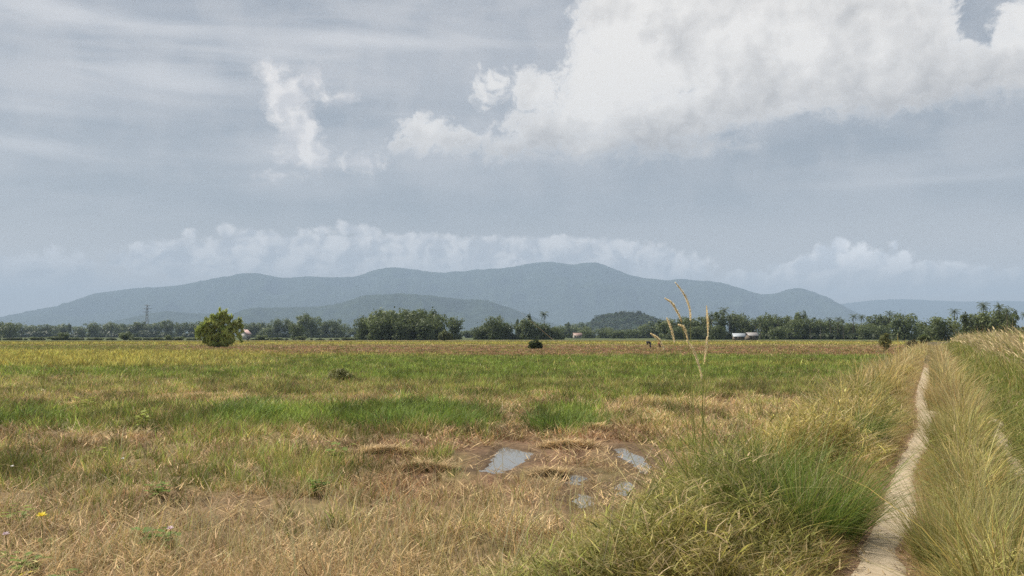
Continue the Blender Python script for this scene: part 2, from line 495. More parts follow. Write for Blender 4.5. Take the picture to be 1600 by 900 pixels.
def polar(n, r0, r1, p, a0=-38, a1=38):
    """points with density falling as r^-(p+1)"""
    q = rng.uniform(0, 1, n)
    if abs(p - 1) < 1e-6: r = r0 * (r1 / r0) ** q
    else: r = (r0 ** (1 - p) + q * (r1 ** (1 - p) - r0 ** (1 - p))) ** (1 / (1 - p))
    a = np.radians(rng.uniform(a0, a1, n))
    return r * np.sin(a), r * np.cos(a)

C_GREEN = np.array([.165, .210, .040]); C_GREEN2 = np.array([.215, .275, .055]); C_DARK = np.array([.075, .110, .024])
C_OLIVE = np.array([.290, .265, .085]); C_TAN = np.array([.60, .44, .235]); C_BROWN = np.array([.36, .245, .13])
C_YEL = np.array([.51, .455, .125]); C_YG = np.array([.39, .375, .095]); C_PALE = np.array([.72, .58, .33])

# --- the field: short growth, zone by zone
def build_field():
    X, Y = polar(190000, 34, 420, 1.25)
    gx, gy = np.meshgrid(np.arange(-34, 34, .19), np.arange(6, 38, .19)); gx, gy = gx.ravel(), gy.ravel()
    gx = gx + rng.uniform(-.09, .09, len(gx)); gy = gy + rng.uniform(-.09, .09, len(gy))
    m = (np.abs(gx) < gy * .78) & (np.hypot(gx, gy) < 36); gx, gy = gx[m], gy[m]
    isnear = np.concatenate([np.ones(len(gx), bool), np.zeros(len(X), bool)])
    X = np.concatenate([gx, X]); Y = np.concatenate([gy, Y])
    u, v = uv(X, Y); w = bundw(u, v)
    L = np.hypot(X, Y)
    bare = np.minimum(pud_dist(X, Y), pud_dist(X * (1 + .9 / L), Y * (1 + .9 / L)))
    bare = np.minimum(bare, pud_dist(X * (1 + .45 / L), Y * (1 + .45 / L)))
    keep = (w < .35) & (bare > .18 + .70 * fbm(X * 2, Y * 2, 88, 2)) & (pud_dist(X, Y) > .16)
    X, Y, isnear = X[keep], Y[keep], isnear[keep]; d = np.hypot(X, Y)
    Z = zones(X, Y); Z /= Z.sum(0)
    cs = np.cumsum(Z, 0); pick = (rng.uniform(0, 1, len(X))[None] > cs).sum(0).clip(0, 5)
    k = np.maximum(1, d / 11.0)                       # farther tufts are drawn coarser
    clump = fbm(X * 2.3, Y * 2.3, 91, 3) * .6 + fbm(X * .8, Y * .8, 92, 2) * .4
    tone_t = (np.exp(rng.normal(0, .22, len(X))) * (.62 + .76 * sstep(.36, .64, fbm(X * 1.4, Y * 1.1, 93, 3))))[:, None]
    def sel(z, frac=1.0, thr=0.0):
        return (pick == z) & (rng.uniform(0, 1, len(X)) < frac) & ((clump > {1: .40, 2: .465, 3: .47}.get(z, .34)) | ~isnear)
    def go(S, m, nb, h, w, lean, curl, c0, c1, rad=.05, **kw):
        for q, f in ((m & isnear, 3.0), (m & ~isnear, 1)):
            hh = h * (.30 + 1.35 * clump[q]) * np.where(d[q] > 60, .85, 1)
            S.tufts(X[q], Y[q], int(nb * f), (rad * 1.25 if f > 1 else rad) * k[q] ** .8, hh, w * k[q] ** .9 * (1.1 if f > 1 else 1), lean, curl, c0 * tone_t[q], c1 * tone_t[q], **kw)
    G = Sward(); Sx = Sward()
    m = sel(0);   go(G, m, 4, .24, .008, .30, .5, C_GREEN * .8, C_GREEN2)
    m = sel(5);   go(G, m, 5, .26, .010, .45, .7, C_DARK * 1.2, C_GREEN2 * .85, rad=.08)
    m = sel(1);   go(G, m, 4, .26, .007, .30, .4, C_OLIVE * .65, C_OLIVE * .85)
    m = sel(1, .75); go(G, m, 4, .24, .008, .3, .4, C_GREEN, C_GREEN2)
    m = sel(1, .5); go(Sx, m, 3, .24, .006, .35, .3, C_BROWN, C_TAN * .85)
    m = sel(4);   go(Sx, m, 4, .40, .008, .22, .45, C_OLIVE * .8, C_YEL)
    m = sel(4, .4); go(G, m, 3, .36, .008, .22, .35, C_GREEN * .9, C_YG)
    m = sel(2);   go(Sx, m, 4, .155, .0075, .75, .40, C_BROWN * 1.0, C_TAN)
    m = sel(2, .9) & (fbm(X * .9 + 7, Y * 1.3, 94, 3) > .56); go(G, m, 3, .17, .008, .35, .4, C_OLIVE * .6, C_GREEN2 * .9)
    m = sel(2, .25); go(G, m, 3, .20, .007, .3, .4, C_OLIVE, C_YG)
    m = sel(3);   go(Sx, m, 3, .15, .008, .85, .4, C_BROWN * np.array([.68, .60, .58]), C_TAN * np.array([.62, .52, .50]))
    m = sel(3, .10); go(G, m, 3, .20, .008, .35, .4, C_OLIVE * .6, C_OLIVE * .8)
    # loose straw lying about
    X2, Y2 = polar(70000, 6.5, 45, 1.2)
    u, v = uv(X2, Y2); Z2 = zones(X2, Y2)
    p = np.clip(Z2[2] * .9 + Z2[3] * .8 + Z2[1] * .2, 0, 1)
    mk = (bundw(u, v) < .3) & (rng.uniform(0, 1, len(X2)) < p) & (pud_dist(X2, Y2) > .02) & (fbm(X2 * 1.6, Y2 * 1.6, 97, 3) > .46)
    X2, Y2 = X2[mk], Y2[mk]; kk = np.maximum(1, np.hypot(X2, Y2) / 12)
    n = len(X2); Zg = ground(X2, Y2) + rng.uniform(.0, .07, n)
    L = rng.uniform(.12, .38, n)
    az = rng.uniform(0, 2 * math.pi, n)
    tone = rng.uniform(.35, 1.25, n)[:, None] ** 1.3 * (C_TAN * 1.0)[None] * np.stack([np.ones(n), rng.uniform(.92, 1.02, n), rng.uniform(.85, 1.1, n)], -1)
    # lying: rotate blade by large lean with tiny height
    s0 = np.stack([X2, Y2, Zg], -1)
    h = L * .25
    Vv, T, C = blades(s0, h, .013 * kk, az, L / h * rng.uniform(.6, 1, n), rng.uniform(-.6, .6, n), tone, tone, 2, face=az + math.pi / 2 + rng.normal(0, .5, n), tipw=.8)
    Sx.add(Vv, T, C)
    # matted heaps of cut straw, small mounds of crossing stalks
    XH, YH = polar(5200, 8.5, 60, 1.1)
    u, v = uv(XH, YH); ZH = zones(XH, YH)
    mk = (bundw(u, v) < .2) & (rng.uniform(0, 1, len(XH)) < np.clip(ZH[2] * .8 + ZH[3], 0, 1)) & (fbm(XH * .6, YH * 1.2, 95, 3) > .50) & (pud_dist(XH, YH) > .12)
    XH, YH = XH[mk], YH[mk]; kk = np.maximum(1, np.hypot(XH, YH) / 13)
    tone = (C_TAN[None] * rng.uniform(.55, 1.15, len(XH))[:, None])
    Sx.tufts(XH, YH, 16, .16 * kk ** .5, .16, .010 * kk ** .9, 1.5, .4, tone * .55, tone, hv=.4)
    G.build('field_grass', M_grass, 'low green and olive grass regrowing across the paddy field', 'grass')
    Sx.build('rice_stubble', M_straw, 'tan rice stubble, ripe rice and loose straw across the field', 'stubble')
build_field()

# --- foreground and verges
def culm_leaves(S, x, y, h, c0, c1, k, nl, mask, L0=.13, w0=.010):
    """leaves set along the grass stems at all heights, pointing every way"""
    idx = np.repeat(np.flatnonzero(mask), nl); m = len(idx)
    px = x[idx] + rng.normal(0, .10, m); py = y[idx] + rng.normal(0, .10, m)
    pz = ground(px, py) + h[idx] * rng.uniform(.05, .95, m)
    L = L0 * np.exp(rng.normal(0, .35, m)); up = rng.uniform(.15, 1.0, m)
    j = np.exp(rng.normal(0, .30, m))[:, None]; yl = (rng.uniform(0, 1, m) < .14)[:, None]
    a = c0[idx] * j * 1.05 * (1 - yl) + C_TAN * .8 * yl; b = c1[idx] * j * (1 - yl) + C_PALE * .85 * yl
    H = L * up
    S.add(*blades(np.stack([px, py, pz], -1), H, w0 * k[idx] ** .7 * rng.uniform(.7, 1.4, m), rng.uniform(0, 6.283, m), np.sqrt(1 - np.minimum(up, .98) ** 2) / up, rng.uniform(.0, 1.2, m), a, b, 3))

def build_verges():
    G = Sward(); D = Sward()
    # left verge, along the track
    n = 17000
    v = np.exp(rng.uniform(math.log(3.2), math.log(150), n)); u = rng.uniform(-3.1, -.42, n)
    l, rg = rut_edges(v)
    x, y = xy(u, v); d = np.hypot(x, y)
    den = fbm(u * .9, v * .45, 101, 3)
    edge = l - u
    ok = (edge > .22) & (den > .36) & (np.degrees(np.arctan2(x, y)) < 41) & (np.hypot(x, y) > 5.6) & (rng.uniform(0, 1, n) < np.where(u < -2.9, .4, 1))
    u, v, x, y, d, den, edge = (q[ok] for q in (u, v, x, y, d, den, edge))
    k = np.maximum(1, d / 9.)
    # height: low by the rut, tallest in the middle of the bank
    prof = sstep(.10, 1.1, edge) * (1 - .7 * sstep(1.5, 3.0, -u))
    den = den * .6 + .4 * fbm(u * 2.6, v * 1.8, 102, 3); cl2 = sstep(.36, .62, fbm(u * 1.9 + 3, v * 1.3, 121, 3)); h = (.08 + .52 * prof) * (.25 + 1.25 * den) * (.50 + .62 * cl2)
    # colour: dark lush near patch, yellow green elsewhere, tan dry farther
    lush = np.exp(-(((v - 8.6) / 2.2) ** 2 + ((u + 1.6) / .9) ** 2)) + .9 * np.exp(-(((v - 22) / 4.0) ** 2 + ((u + 1.6) / .8) ** 2)) + .5 * sstep(.5, .7, fbm(u * .7 + 9, v * .3, 103, 3))
    lush = np.clip(lush, 0, 1)
    dry = np.clip(sstep(14, 40, v) * .75 * (fbm(u * .8, v * .2, 105, 3) > .42) + .35 * sstep(.55, .7, den), 0, 1) * (1 - .7 * lush)
    cg0 = (C_DARK[None] * lush[:, None] * 1.15 + (1 - lush[:, None]) * C_GREEN[None] * .95)
    cg1 = (C_GREEN[None] * lush[:, None] * 1.05 + (1 - lush[:, None]) * (C_YG * .95)[None])
    ol = np.array([1.22, .96, 1.15]); cg0 = cg0 * ol; cg1 = cg1 * ol
    cg0 = cg0 * (1 - dry[:, None]) + C_OLIVE * dry[:, None]; cg1 = cg1 * (1 - dry[:, None]) + (C_TAN * .8) * dry[:, None]
    kp = rng.uniform(0, 1, len(x)) < .30 + .75 * cl2
    u, v, x, y, d, den, edge, k, prof, h, lush, dry, cg0, cg1, cl2 = (q[kp] for q in (u, v, x, y, d, den, edge, k, prof, h, lush, dry, cg0, cg1, cl2))
    tv = (np.exp(rng.normal(0, .22, len(x))) * (.78 + .40 * cl2))[:, None]; h = h * np.exp(rng.normal(0, .22, len(x)))
    yl = (rng.uniform(0, 1, len(x)) < .26)[:, None] * (1 - .7 * lush[:, None])
    cg0 = (cg0 * (1 - yl) + C_OLIVE * yl) * tv; cg1 = (cg1 * (1 - yl) + C_TAN * .9 * yl) * tv
    near = d < 16
    mb_ = (rng.uniform(0, 1, len(x)) < .30) & (d < 26) & (d > 7.5)
    D.tufts(x[mb_], y[mb_], 2, .12, h[mb_] * .9, .0085 * k[mb_] ** .9, .8, 1.5, C_OLIVE * 1.1, C_PALE * .85, S=5)
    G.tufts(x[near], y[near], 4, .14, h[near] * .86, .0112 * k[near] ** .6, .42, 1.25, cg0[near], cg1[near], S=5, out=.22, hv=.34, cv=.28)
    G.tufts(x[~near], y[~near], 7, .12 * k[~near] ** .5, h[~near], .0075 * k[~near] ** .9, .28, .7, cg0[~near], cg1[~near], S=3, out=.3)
    # dry stems with seed heads standing over the verge
    mk = (rng.uniform(0, 1, len(x)) < .34) & (prof > .4)
    mk &= d > 7.2; hd = h[mk] * rng.uniform(1.05, 1.5, mk.sum())
    culm_leaves(G, x, y, h, cg0 * 1.0, cg1, k, 26, d < 20, .12, .011)
    D.tufts(x[mk], y[mk], 2, .06, hd, .0042 * k[mk] ** .95, .14, .25, C_OLIVE, C_PALE * .85, S=3)
    # short creeping grass hugging the rut
    n = 16000
    v = np.exp(rng.uniform(math.log(3.2), math.log(60), n)); l, rg = rut_edges(v)
    side = rng.uniform(0, 1, n) < .55
    off = np.abs(rng.normal(0, .20, n)) + .015
    u = np.where(side, l - off - .04, rg + off)
    x, y = xy(u, v); d = np.hypot(x, y); k = np.maximum(1, d / 9.)
    ok = (np.degrees(np.arctan2(x, y)) < 41) & (np.hypot(x, y) > 5.0)
    x, y, k, off = x[ok], y[ok], k[ok], off[ok]
    tone = rng.uniform(0, 1, len(x))[:, None]
    red = np.where(side[ok], 1.0, .25)[:, None] * np.exp(-off / .12)[:, None]
    c0 = C_BROWN * tone + C_OLIVE * (1 - tone); c1 = c0 * 1.2
    c0 = c0 * (1 - .6 * red) + np.array([.21, .115, .065]) * .6 * red; c1 = c1 * (1 - .6 * red) + np.array([.30, .175, .10]) * .6 * red
    G.tufts(x, y, 6, .05, np.clip(.03 + off * .45, .03, .20), .0055 * k ** .9, .7, .6, c0, c1)
    # dead leaf scraps and bits of straw fallen on the worn sand
    n = 1500; v = np.exp(rng.uniform(math.log(4.5), math.log(30), n)); l, rg = rut_edges(v)
    t = np.where(rng.uniform(0, 1, n) < .8, np.abs(rng.normal(0, .13, n)), rng.uniform(0, 1, n)); t = np.where(rng.uniform(0, 1, n) < .6, t, 1 - t)
    x, y = xy(l + (rg - l) * t, v); z = ground(x, y) + .022; L = rng.uniform(.02, .075, n); kk = np.maximum(1, np.hypot(x, y) / 9)
    tn = np.where((rng.uniform(0, 1, n) < .5)[:, None], C_TAN * .8, np.array([.16, .10, .06])) * rng.uniform(.7, 1.2, (n, 1)); az = rng.uniform(0, 6.283, n)
    D.add(*blades(np.stack([x, y, z], -1), L * .2, .010 * kk, az, np.full(n, 4.5), rng.uniform(-.4, .4, n), tn, tn, 2, az + 1.57, .6))
    # strip of tussocky grass between the two wheel ruts
    n = 4200
    v = np.exp(rng.uniform(math.log(3.6), math.log(120), n)); l, rg = rut_edges(v); l2, r2 = rut2(v)
    t = rng.uniform(0, 1, n); wd = np.minimum(l2 - rg - .46, .50 - rg - .30 + .12 * np.sin(v * .6)); u = rg + .30 + np.maximum(wd, .2) * t
    den = fbm(u * 1.2 + 4, v * .5, 107, 3) * .5 + .5 * fbm(u * 3.1, v * 2.2, 108, 3)
    x, y = xy(u, v); d = np.hypot(x, y); k = np.maximum(1, d / 9.)
    ok = (np.degrees(np.arctan2(x, y)) < 41) & (den > .46) & (np.hypot(x, y) > 5.4)
    u, v, x, y, d, den, k, t = (q[ok] for q in (u, v, x, y, d, den, k, t))
    h = (.10 + .32 * np.sin(np.clip(t, 0, 1) * math.pi)) * (.30 + 1.3 * den) * (1 + .25 * sstep(14, 30, v))
    warm = rng.uniform(.2, 1, len(x))[:, None]
    c0 = C_GREEN * .9 * (1 - .5 * warm) + C_OLIVE * .5 * warm; c1 = (C_YG * .9) * (1 - warm) + (C_TAN * np.array([.92, .92, .75])) * warm
    dryv = sstep(16, 40, v)[:, None] * .7; c1 = c1 * (1 - dryv) + C_TAN * .9 * dryv
    tv = np.exp(rng.normal(0, .22, len(x)))[:, None]; h = h * np.exp(rng.normal(0, .2, len(x)))
    G.tufts(x, y, 9, .09 * k ** .4, h, .0088 * k ** .8, .40, .7, c0 * tv, c1 * tv, S=4, hv=.42, out=.3)
    culm_leaves(G, x, y, h * .8, c0 * tv * .9, c1 * tv, k, 18, d < 20, .12, .0095)
    mk = rng.uniform(0, 1, len(x)) < .3
    D.tufts(x[mk], y[mk], 3, .08, h[mk] * 1.25, .0040 * k[mk] ** .95, .22, .25, C_OLIVE, C_PALE * .8)
    # low green grass between the tussocks and the second rut, and behind it
    n = 12000; v = np.exp(rng.uniform(math.log(5), math.log(60), n)); l, rg = rut_edges(v); l2, r2 = rut2(v)
    sd = rng.uniform(0, 1, n) < .55
    u = np.where(sd, rg + .25 + (l2 - rg - .28) * rng.uniform(0, 1, n), r2 + .01 + np.abs(rng.normal(.0, .5, n)))
    x, y = xy(u, v); k = np.maximum(1, np.hypot(x, y) / 9.); ok = (np.hypot(x, y) > 5) & (np.degrees(np.arctan2(x, y)) < 41)
    x, y, k = x[ok], y[ok], k[ok]; tn = rng.uniform(0, 1, len(x))[:, None]
    c0 = C_DARK * (1 - tn) + C_OLIVE * .6 * tn; c1 = C_GREEN * 1.1 * (1 - tn) + C_OLIVE * 1.2 * tn
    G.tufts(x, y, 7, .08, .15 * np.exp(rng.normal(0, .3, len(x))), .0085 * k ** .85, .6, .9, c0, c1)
    # right bank
    n = 15000
    v = np.exp(rng.uniform(math.log(7), math.log(200), n)); l2, r2 = rut2(v)
    u = r2 + .05 + np.abs(rng.uniform(0, 1, n)) ** .8 * 6.2
    x, y = xy(u, v); d = np.hypot(x, y); k = np.maximum(1, d / 9.)
    ok = (np.degrees(np.arctan2(x, y)) < 41) & (np.hypot(x, y) > 8.5)
    u, v, x, y, d, k = (q[ok] for q in (u, v, x, y, d, k)); l2, r2 = rut2(v)
    den = fbm(u * .7 + 2, v * .3, 109, 3) * .5 + .5 * fbm(u * 2.1, v * 1.2, 110, 3)
    e = u - r2 - .2
    h = (.10 + .28 * sstep(.2, 1.4, e) + .46 * sstep(1.4, 3.0, e)) * (.3 + 1.4 * den) * np.exp(rng.normal(0, .2, len(x)))
    wm = np.clip(.35 + 1.6 * (den - .5) + .3 * rng.normal(0, 1, len(x)), 0, 1)[:, None]
    c0 = C_GREEN * .9 * (1 - wm) + C_OLIVE * .8 * wm; c1 = C_GREEN2 * (1 - wm) + C_YG * wm
    G.tufts(x, y, 8, .10 * k ** .5, h, .0062 * k ** .85, .26, .55, c0, c1, S=3)
    culm_leaves(G, x, y, h, c0, c1, k, 6, d < 26, .15)
    tall = (e > 1.4) & (rng.uniform(0, 1, len(x)) < .40)
    D.tufts(x[tall], y[tall], 3, .15, h[tall] * rng.uniform(1.05, 1.35, tall.sum()), .0055 * k[tall] ** .95, .16, .35, C_OLIVE, C_PALE)
    # leaning plumes along the top of the right bank
    pl = (e > 1.9) & (v > 22) & (rng.uniform(0, 1, len(x)) < .55)
    pi = np.repeat(np.flatnonzero(pl), 3); m_ = len(pi)
    px_ = x[pi] + rng.normal(0, .25, m_); py_ = y[pi] + rng.normal(0, .25, m_)
    pz_ = ground(px_, py_) + h[pi] * rng.uniform(.75, 1.15, m_)
    tn = np.array([.74, .58, .33])[None] * rng.uniform(.75, 1.15, (m_, 1))
    D.add(*blades(np.stack([px_, py_, pz_], -1), rng.uniform(.22, .48, m_), .020 * k[pi] ** .8, rng.normal(2.7, .5, m_), rng.uniform(.2, .7, m_), rng.uniform(.1, .6, m_), tn, tn * 1.05, 3, tipw=.6))
    mid = (e > .2) & (e < 1.6) & (rng.uniform(0, 1, len(x)) < .5)
    D.tufts(x[mid], y[mid], 3, .10, h[mid] * 1.25, .0045 * k[mid] ** .95, .2, .35, C_OLIVE, C_TAN)
    # light grass on the near slope, between the verge and the field (bottom of the view)
    X, Y = polar(8000, 5.9, 13.5, .9)
    u, v = uv(X, Y)
    s = 800 + FPX * X / Y
    far_edge = np.interp(s, [0, 300, 560, 760, 900, 1010, 1080], [7.9, 7.7, 7.7, 7.7, 7.7, 8.6, 10.2])
    pr = (1 - sstep(.72, 1.06, Y / far_edge + .25 * (fbm(X * .8, Y * .8, 111, 3) - .5)))
    ok = (u < -1.9) & (rng.uniform(0, 1, len(X)) < pr)
    X, Y, u, s = X[ok], Y[ok], u[ok], s[ok]
    gr = np.clip(sstep(560, 900, s) + .9 * (fbm(X * .6 + 30, Y * .6, 113, 3) - .55), 0, 1)[:, None]
    c0 = C_BROWN * 1.1 * (1 - gr) + C_GREEN * 1.1 * gr; c1 = (C_TAN * .85) * (1 - gr) + np.array([.375, .395, .100]) * gr
    hh = .26 + .10 * gr[:, 0] + .2 * (fbm(X, Y, 115, 2) - .5)
    tv = np.exp(rng.normal(0, .22, len(X)))[:, None]; hh = hh * np.exp(rng.normal(0, .25, len(X)))
    G.tufts(X, Y, 3, .08, hh * .85, .0080, .45, .95, c0 * tv, c1 * tv, S=4)
    culm_leaves(G, X, Y, hh * .95, c0 * tv, c1 * tv, np.ones(len(X)), 24, np.ones(len(X), bool), .095, .0095)
    mk = rng.uniform(0, 1, len(X)) < (.55 - .35 * gr[:, 0]) * sstep(150, 420, s)
    D.tufts(X[mk], Y[mk], 2, .08, hh[mk] * rng.uniform(1.2, 2.1, mk.sum()), .0062, .20, .30, C_OLIVE * 1.1, C_PALE, S=4)
    # scattered taller dry stems out in the near field
    X, Y = polar(5200, 7.2, 17, 1.5); u, v = uv(X, Y)
    ok = (u < -3) & (fbm(X * .5, Y * .5, 117, 3) > .40) & (pud_dist(X, Y) > .1)
    ok &= rng.uniform(0, 1, len(X)) < 1 - .85 * sstep(9.5, 12.5, Y)
    D.tufts(X[ok], Y[ok], 2, .08, .40, .0062, .26, .35, C_OLIVE, C_PALE * .9, S=4)
    G.build('verge_grass', M_grass, 'long green and yellow grass lining both sides of the sandy track', 'grass')
    D.build('dry_grass', M_straw, 'pale dry grass stems standing above the green verge and near slope', 'grass')
build_verges()

# ------------------------------------------------------------------ hills
def forest_mat():
    m, nt, out = new_mat('forest_slope'); N, L = nt.nodes.new, nt.links.new
    geo = N('ShaderNodeNewGeometry')
    n1 = N('ShaderNodeTexNoise'); n1.inputs['Scale'].default_value = .012; n1.inputs['Detail'].default_value = 9; n1.inputs['Roughness'].default_value = .7
    L(geo.outputs['Position'], n1.inputs['Vector'])
    cr = N('ShaderNodeValToRGB'); e = cr.color_ramp.elements
    e[0].position = .32; e[0].color = (.016, .026, .016, 1); e[1].position = .7; e[1].color = (.050, .066, .034, 1)
    L(n1.outputs['Fac'], cr.inputs[0])
    p = N('ShaderNodeBsdfPrincipled'); p.inputs['Roughness'].default_value = 1; p.inputs['Specular IOR Level'].default_value = 0
    L(cr.outputs[0], p.inputs['Base Color'])
    L(p.outputs[0], out.inputs['Surface'])
    return m
M_forest = forest_mat()

def hill(name, prof, Y, depth, seed, rough, label, trees=0.0, nx=520, ny=60):
    P = np.array([at_y(px, py, Y) for px, py in prof])
    X = np.linspace(P[0, 0], P[-1, 0], nx)
    H = np.interp(X, P[:, 0], P[:, 2])
    k = np.ones(9) / 9; dx = (X[-1] - X[0]) / nx
    Hs = np.convolve(np.pad(H, 4, 'edge'), k, 'valid')
    Hs = np.maximum(Hs, FIELD - .2) - FIELD + .2
    t = np.linspace(-1, 1, ny)
    XX = np.repeat(X[:, None], ny, 1); TT = np.repeat(t[None], nx, 0); HH = np.repeat(Hs[:, None], ny, 1)
    L = depth
    bend = (fbm(X / L * 1.2, X * 0 + seed, seed, 3) - .5)[:, None] * L * .5
    YY = Y + TT * L + bend * (1 - np.abs(TT))
    sp = 1 - 2 * np.abs(fbm(XX / L * 2.2 + TT * .6, TT * 1.6 + seed, seed + 3, 5) - .5)
    a = np.abs(TT)
    fall = np.clip(1 - a ** .85, 0, 1)
    spur = 1 + (sp - .85) * rough * np.sin(np.clip(a, 0, 1) * math.pi) * 1.6
    ZZ = HH * fall * np.clip(spur, .1, 1.6) * np.where(TT < 0, 1, .95)
    fine = (fbm(XX / dx * .35, YY / dx * .35, seed + 9, 3) - .5)
    ZZ = ZZ + fine * trees * np.clip(HH / (trees * 4 + 1e-6), 0, 1) * fall ** .3
    ZZ = ZZ + FIELD - .2
    V = np.stack([XX.ravel(), YY.ravel(), ZZ.ravel()], -1)
    i = np.arange(nx - 1)[:, None] * ny; j = np.arange(ny - 1)[None]
    Q = np.stack([i + j, i + ny + j, i + ny + j + 1, i + j + 1], -1).reshape(-1, 4)
    o = mesh_np(name, V, Q, M_forest, None, None, True, 'structure')
    o['label'] = label
    if name == 'hillock': WOOD.append((XX, YY, ZZ))
    return o

WOOD = []
hill('mountain', [(-260, 522), (-120, 512), (-60, 505), (0, 497), (60, 482), (105, 475), (150, 458), (200, 448), (250, 447), (300, 442), (350, 432), (380, 427), (400, 426), (450, 430), (500, 431), (545, 428), (570, 419), (590, 415), (640, 414), (680, 421), (720, 418), (770, 416), (820, 409), (850, 403), (868, 404), (885, 407), (905, 405), (928, 402), (945, 408), (960, 416), (985, 424), (1010, 432), (1040, 436), (1060, 433), (1085, 437), (1110, 438), (1140, 446), (1175, 456), (1200, 460), (1220, 454), (1243, 447), (1258, 450), (1280, 458), (1300, 468), (1320, 483), (1335, 497), (1360, 520)],
     13800, 2600, 3, .9, 'long hazy blue mountain range with several rounded summits', 22)
hill('mountain', [(1080, 520), (1200, 490), (1300, 474), (1360, 468), (1420, 466), (1500, 470), (1560, 468), (1640, 470), (1760, 490), (1900, 520)],
     21000, 2400, 5, .3, 'faintest blue ridge low on the horizon right of the main range', 15)
hill('hill', [(330, 521), (365, 490), (380, 483), (400, 479), (440, 478), (500, 477), (540, 470), (572, 460), (600, 460), (630, 458), (680, 461), (720, 464), (760, 467), (790, 476), (830, 491), (870, 506), (920, 518), (960, 523)],
     8200, 1100, 7, .8, 'dark blue green wooded hill in front of the mountain range', 14)
hill('hill', [(120, 520), (165, 505), (200, 497), (235, 489), (265, 485), (300, 488), (345, 490), (380, 500), (430, 515), (460, 522)],
     9000, 900, 9, .3, 'low blue hill behind the pylon in front of the mountain range', 12)
hill('hill', [(780, 522), (860, 512), (900, 506), (945, 497), (1000, 496), (1060, 505), (1130, 515), (1200, 521)],
     5200, 600, 15, .3, 'low bluish rise behind the rounded wooded hillock', 9)
hill('hillock', [(895, 522), (915, 508), (930, 495), (948, 489), (975, 487), (1002, 488), (1020, 494), (1040, 503), (1065, 515), (1085, 522)],
     2500, 190, 13, .25, 'small rounded hillock covered in trees beyond the middle of the field', 7, 420, 70)

# ------------------------------------------------------------------ trees
def lobe_crown(lobes, n, size, seed, c_lo, c_hi, droop=0.0, solid=.35, aspect=1.0, fuzz=.12):
    """leaf sprays spread through a set of lobes (x, y, z, rx, ry, rz)"""
    g = np.random.default_rng(seed)
    Lb = np.array(lobes, float)
    wt = (Lb[:, 3] * Lb[:, 5]) ** 1.0; wt /= wt.sum()
    k = g.choice(len(Lb), n, p=wt)
    d = g.normal(0, 1, (n, 3)); d /= np.linalg.norm(d, axis=1)[:, None]
    r = 1 - (1 - solid) * 0 - np.abs(g.normal(0, .22, n)); r = np.clip(r + g.normal(0, .07, n), .1, 1.18)
    r = r + (g.uniform(0, 1, n) < fuzz) * g.exponential(.16, n)
    P = Lb[k, :3] + d * Lb[k, 3:6] * r[:, None]
    nrm = d * .95 + g.normal(0, .5, (n, 3)); nrm[:, 2] += .35; nrm /= np.linalg.norm(nrm, axis=1)[:, None]
    a = np.cross(nrm, g.normal(0, 1, (n, 3))); a[:, 2] -= droop; a /= np.linalg.norm(a, axis=1)[:, None]
    b = np.cross(nrm, a); b /= np.linalg.norm(b, axis=1)[:, None] + 1e-9
    s = size * np.exp(g.normal(0, .35, n))[:, None]
    sa, sb = s * (1 + aspect * .5), s / (.6 + aspect * .6)
    V = np.stack([P - a * sa * .5 - b * sb * .15, P - a * sa * .1 + b * sb * .5, P + a * sa * .5, P - b * sb * .5], 1)
    V[:, 2, 2] -= s[:, 0] * .15
    i = np.arange(n)[:, None] * 4
    T = np.concatenate([i + np.array([[0, 1, 2]]), i + np.array([[0, 2, 3]])], 0)
    cl = g.uniform(0, 1, len(Lb))[k] * .55 + g.uniform(0, 1, n) * .45       # each bough has its own shade of green
    C = np.asarray(c_lo)[None] * (1 - cl[:, None]) + np.asarray(c_hi)[None] * cl[:, None]
    return V.reshape(-1, 3), T, np.repeat(C, 4, 0)

G_LO, G_HI = (.060, .086, .032), (.180, .212, .080)

def rand_lobes(g, h, w, base, n, spread=.5, top=1.0):
    out = []
    for q in range(n):
        t = (q + .5) / n
        z = base + (h - base) * (.25 + .62 * t)
        rad = w * .5 * math.sin(math.pi * min(1, .22 + .68 * (1 - t) * top + .1)) * spread * g.uniform(.3, 1.1)
        a = q * 2.4 + g.uniform(-.5, .5)
        s = w * g.uniform(.23, .34) * (1 - .30 * t)
        out.append((rad * math.cos(a), rad * math.sin(a), z, s, s, s * g.uniform(.7, .95)))
    out.append((0, 0, base + (h - base) * .55, w * .32, w * .32, (h - base) * .42))
    return out

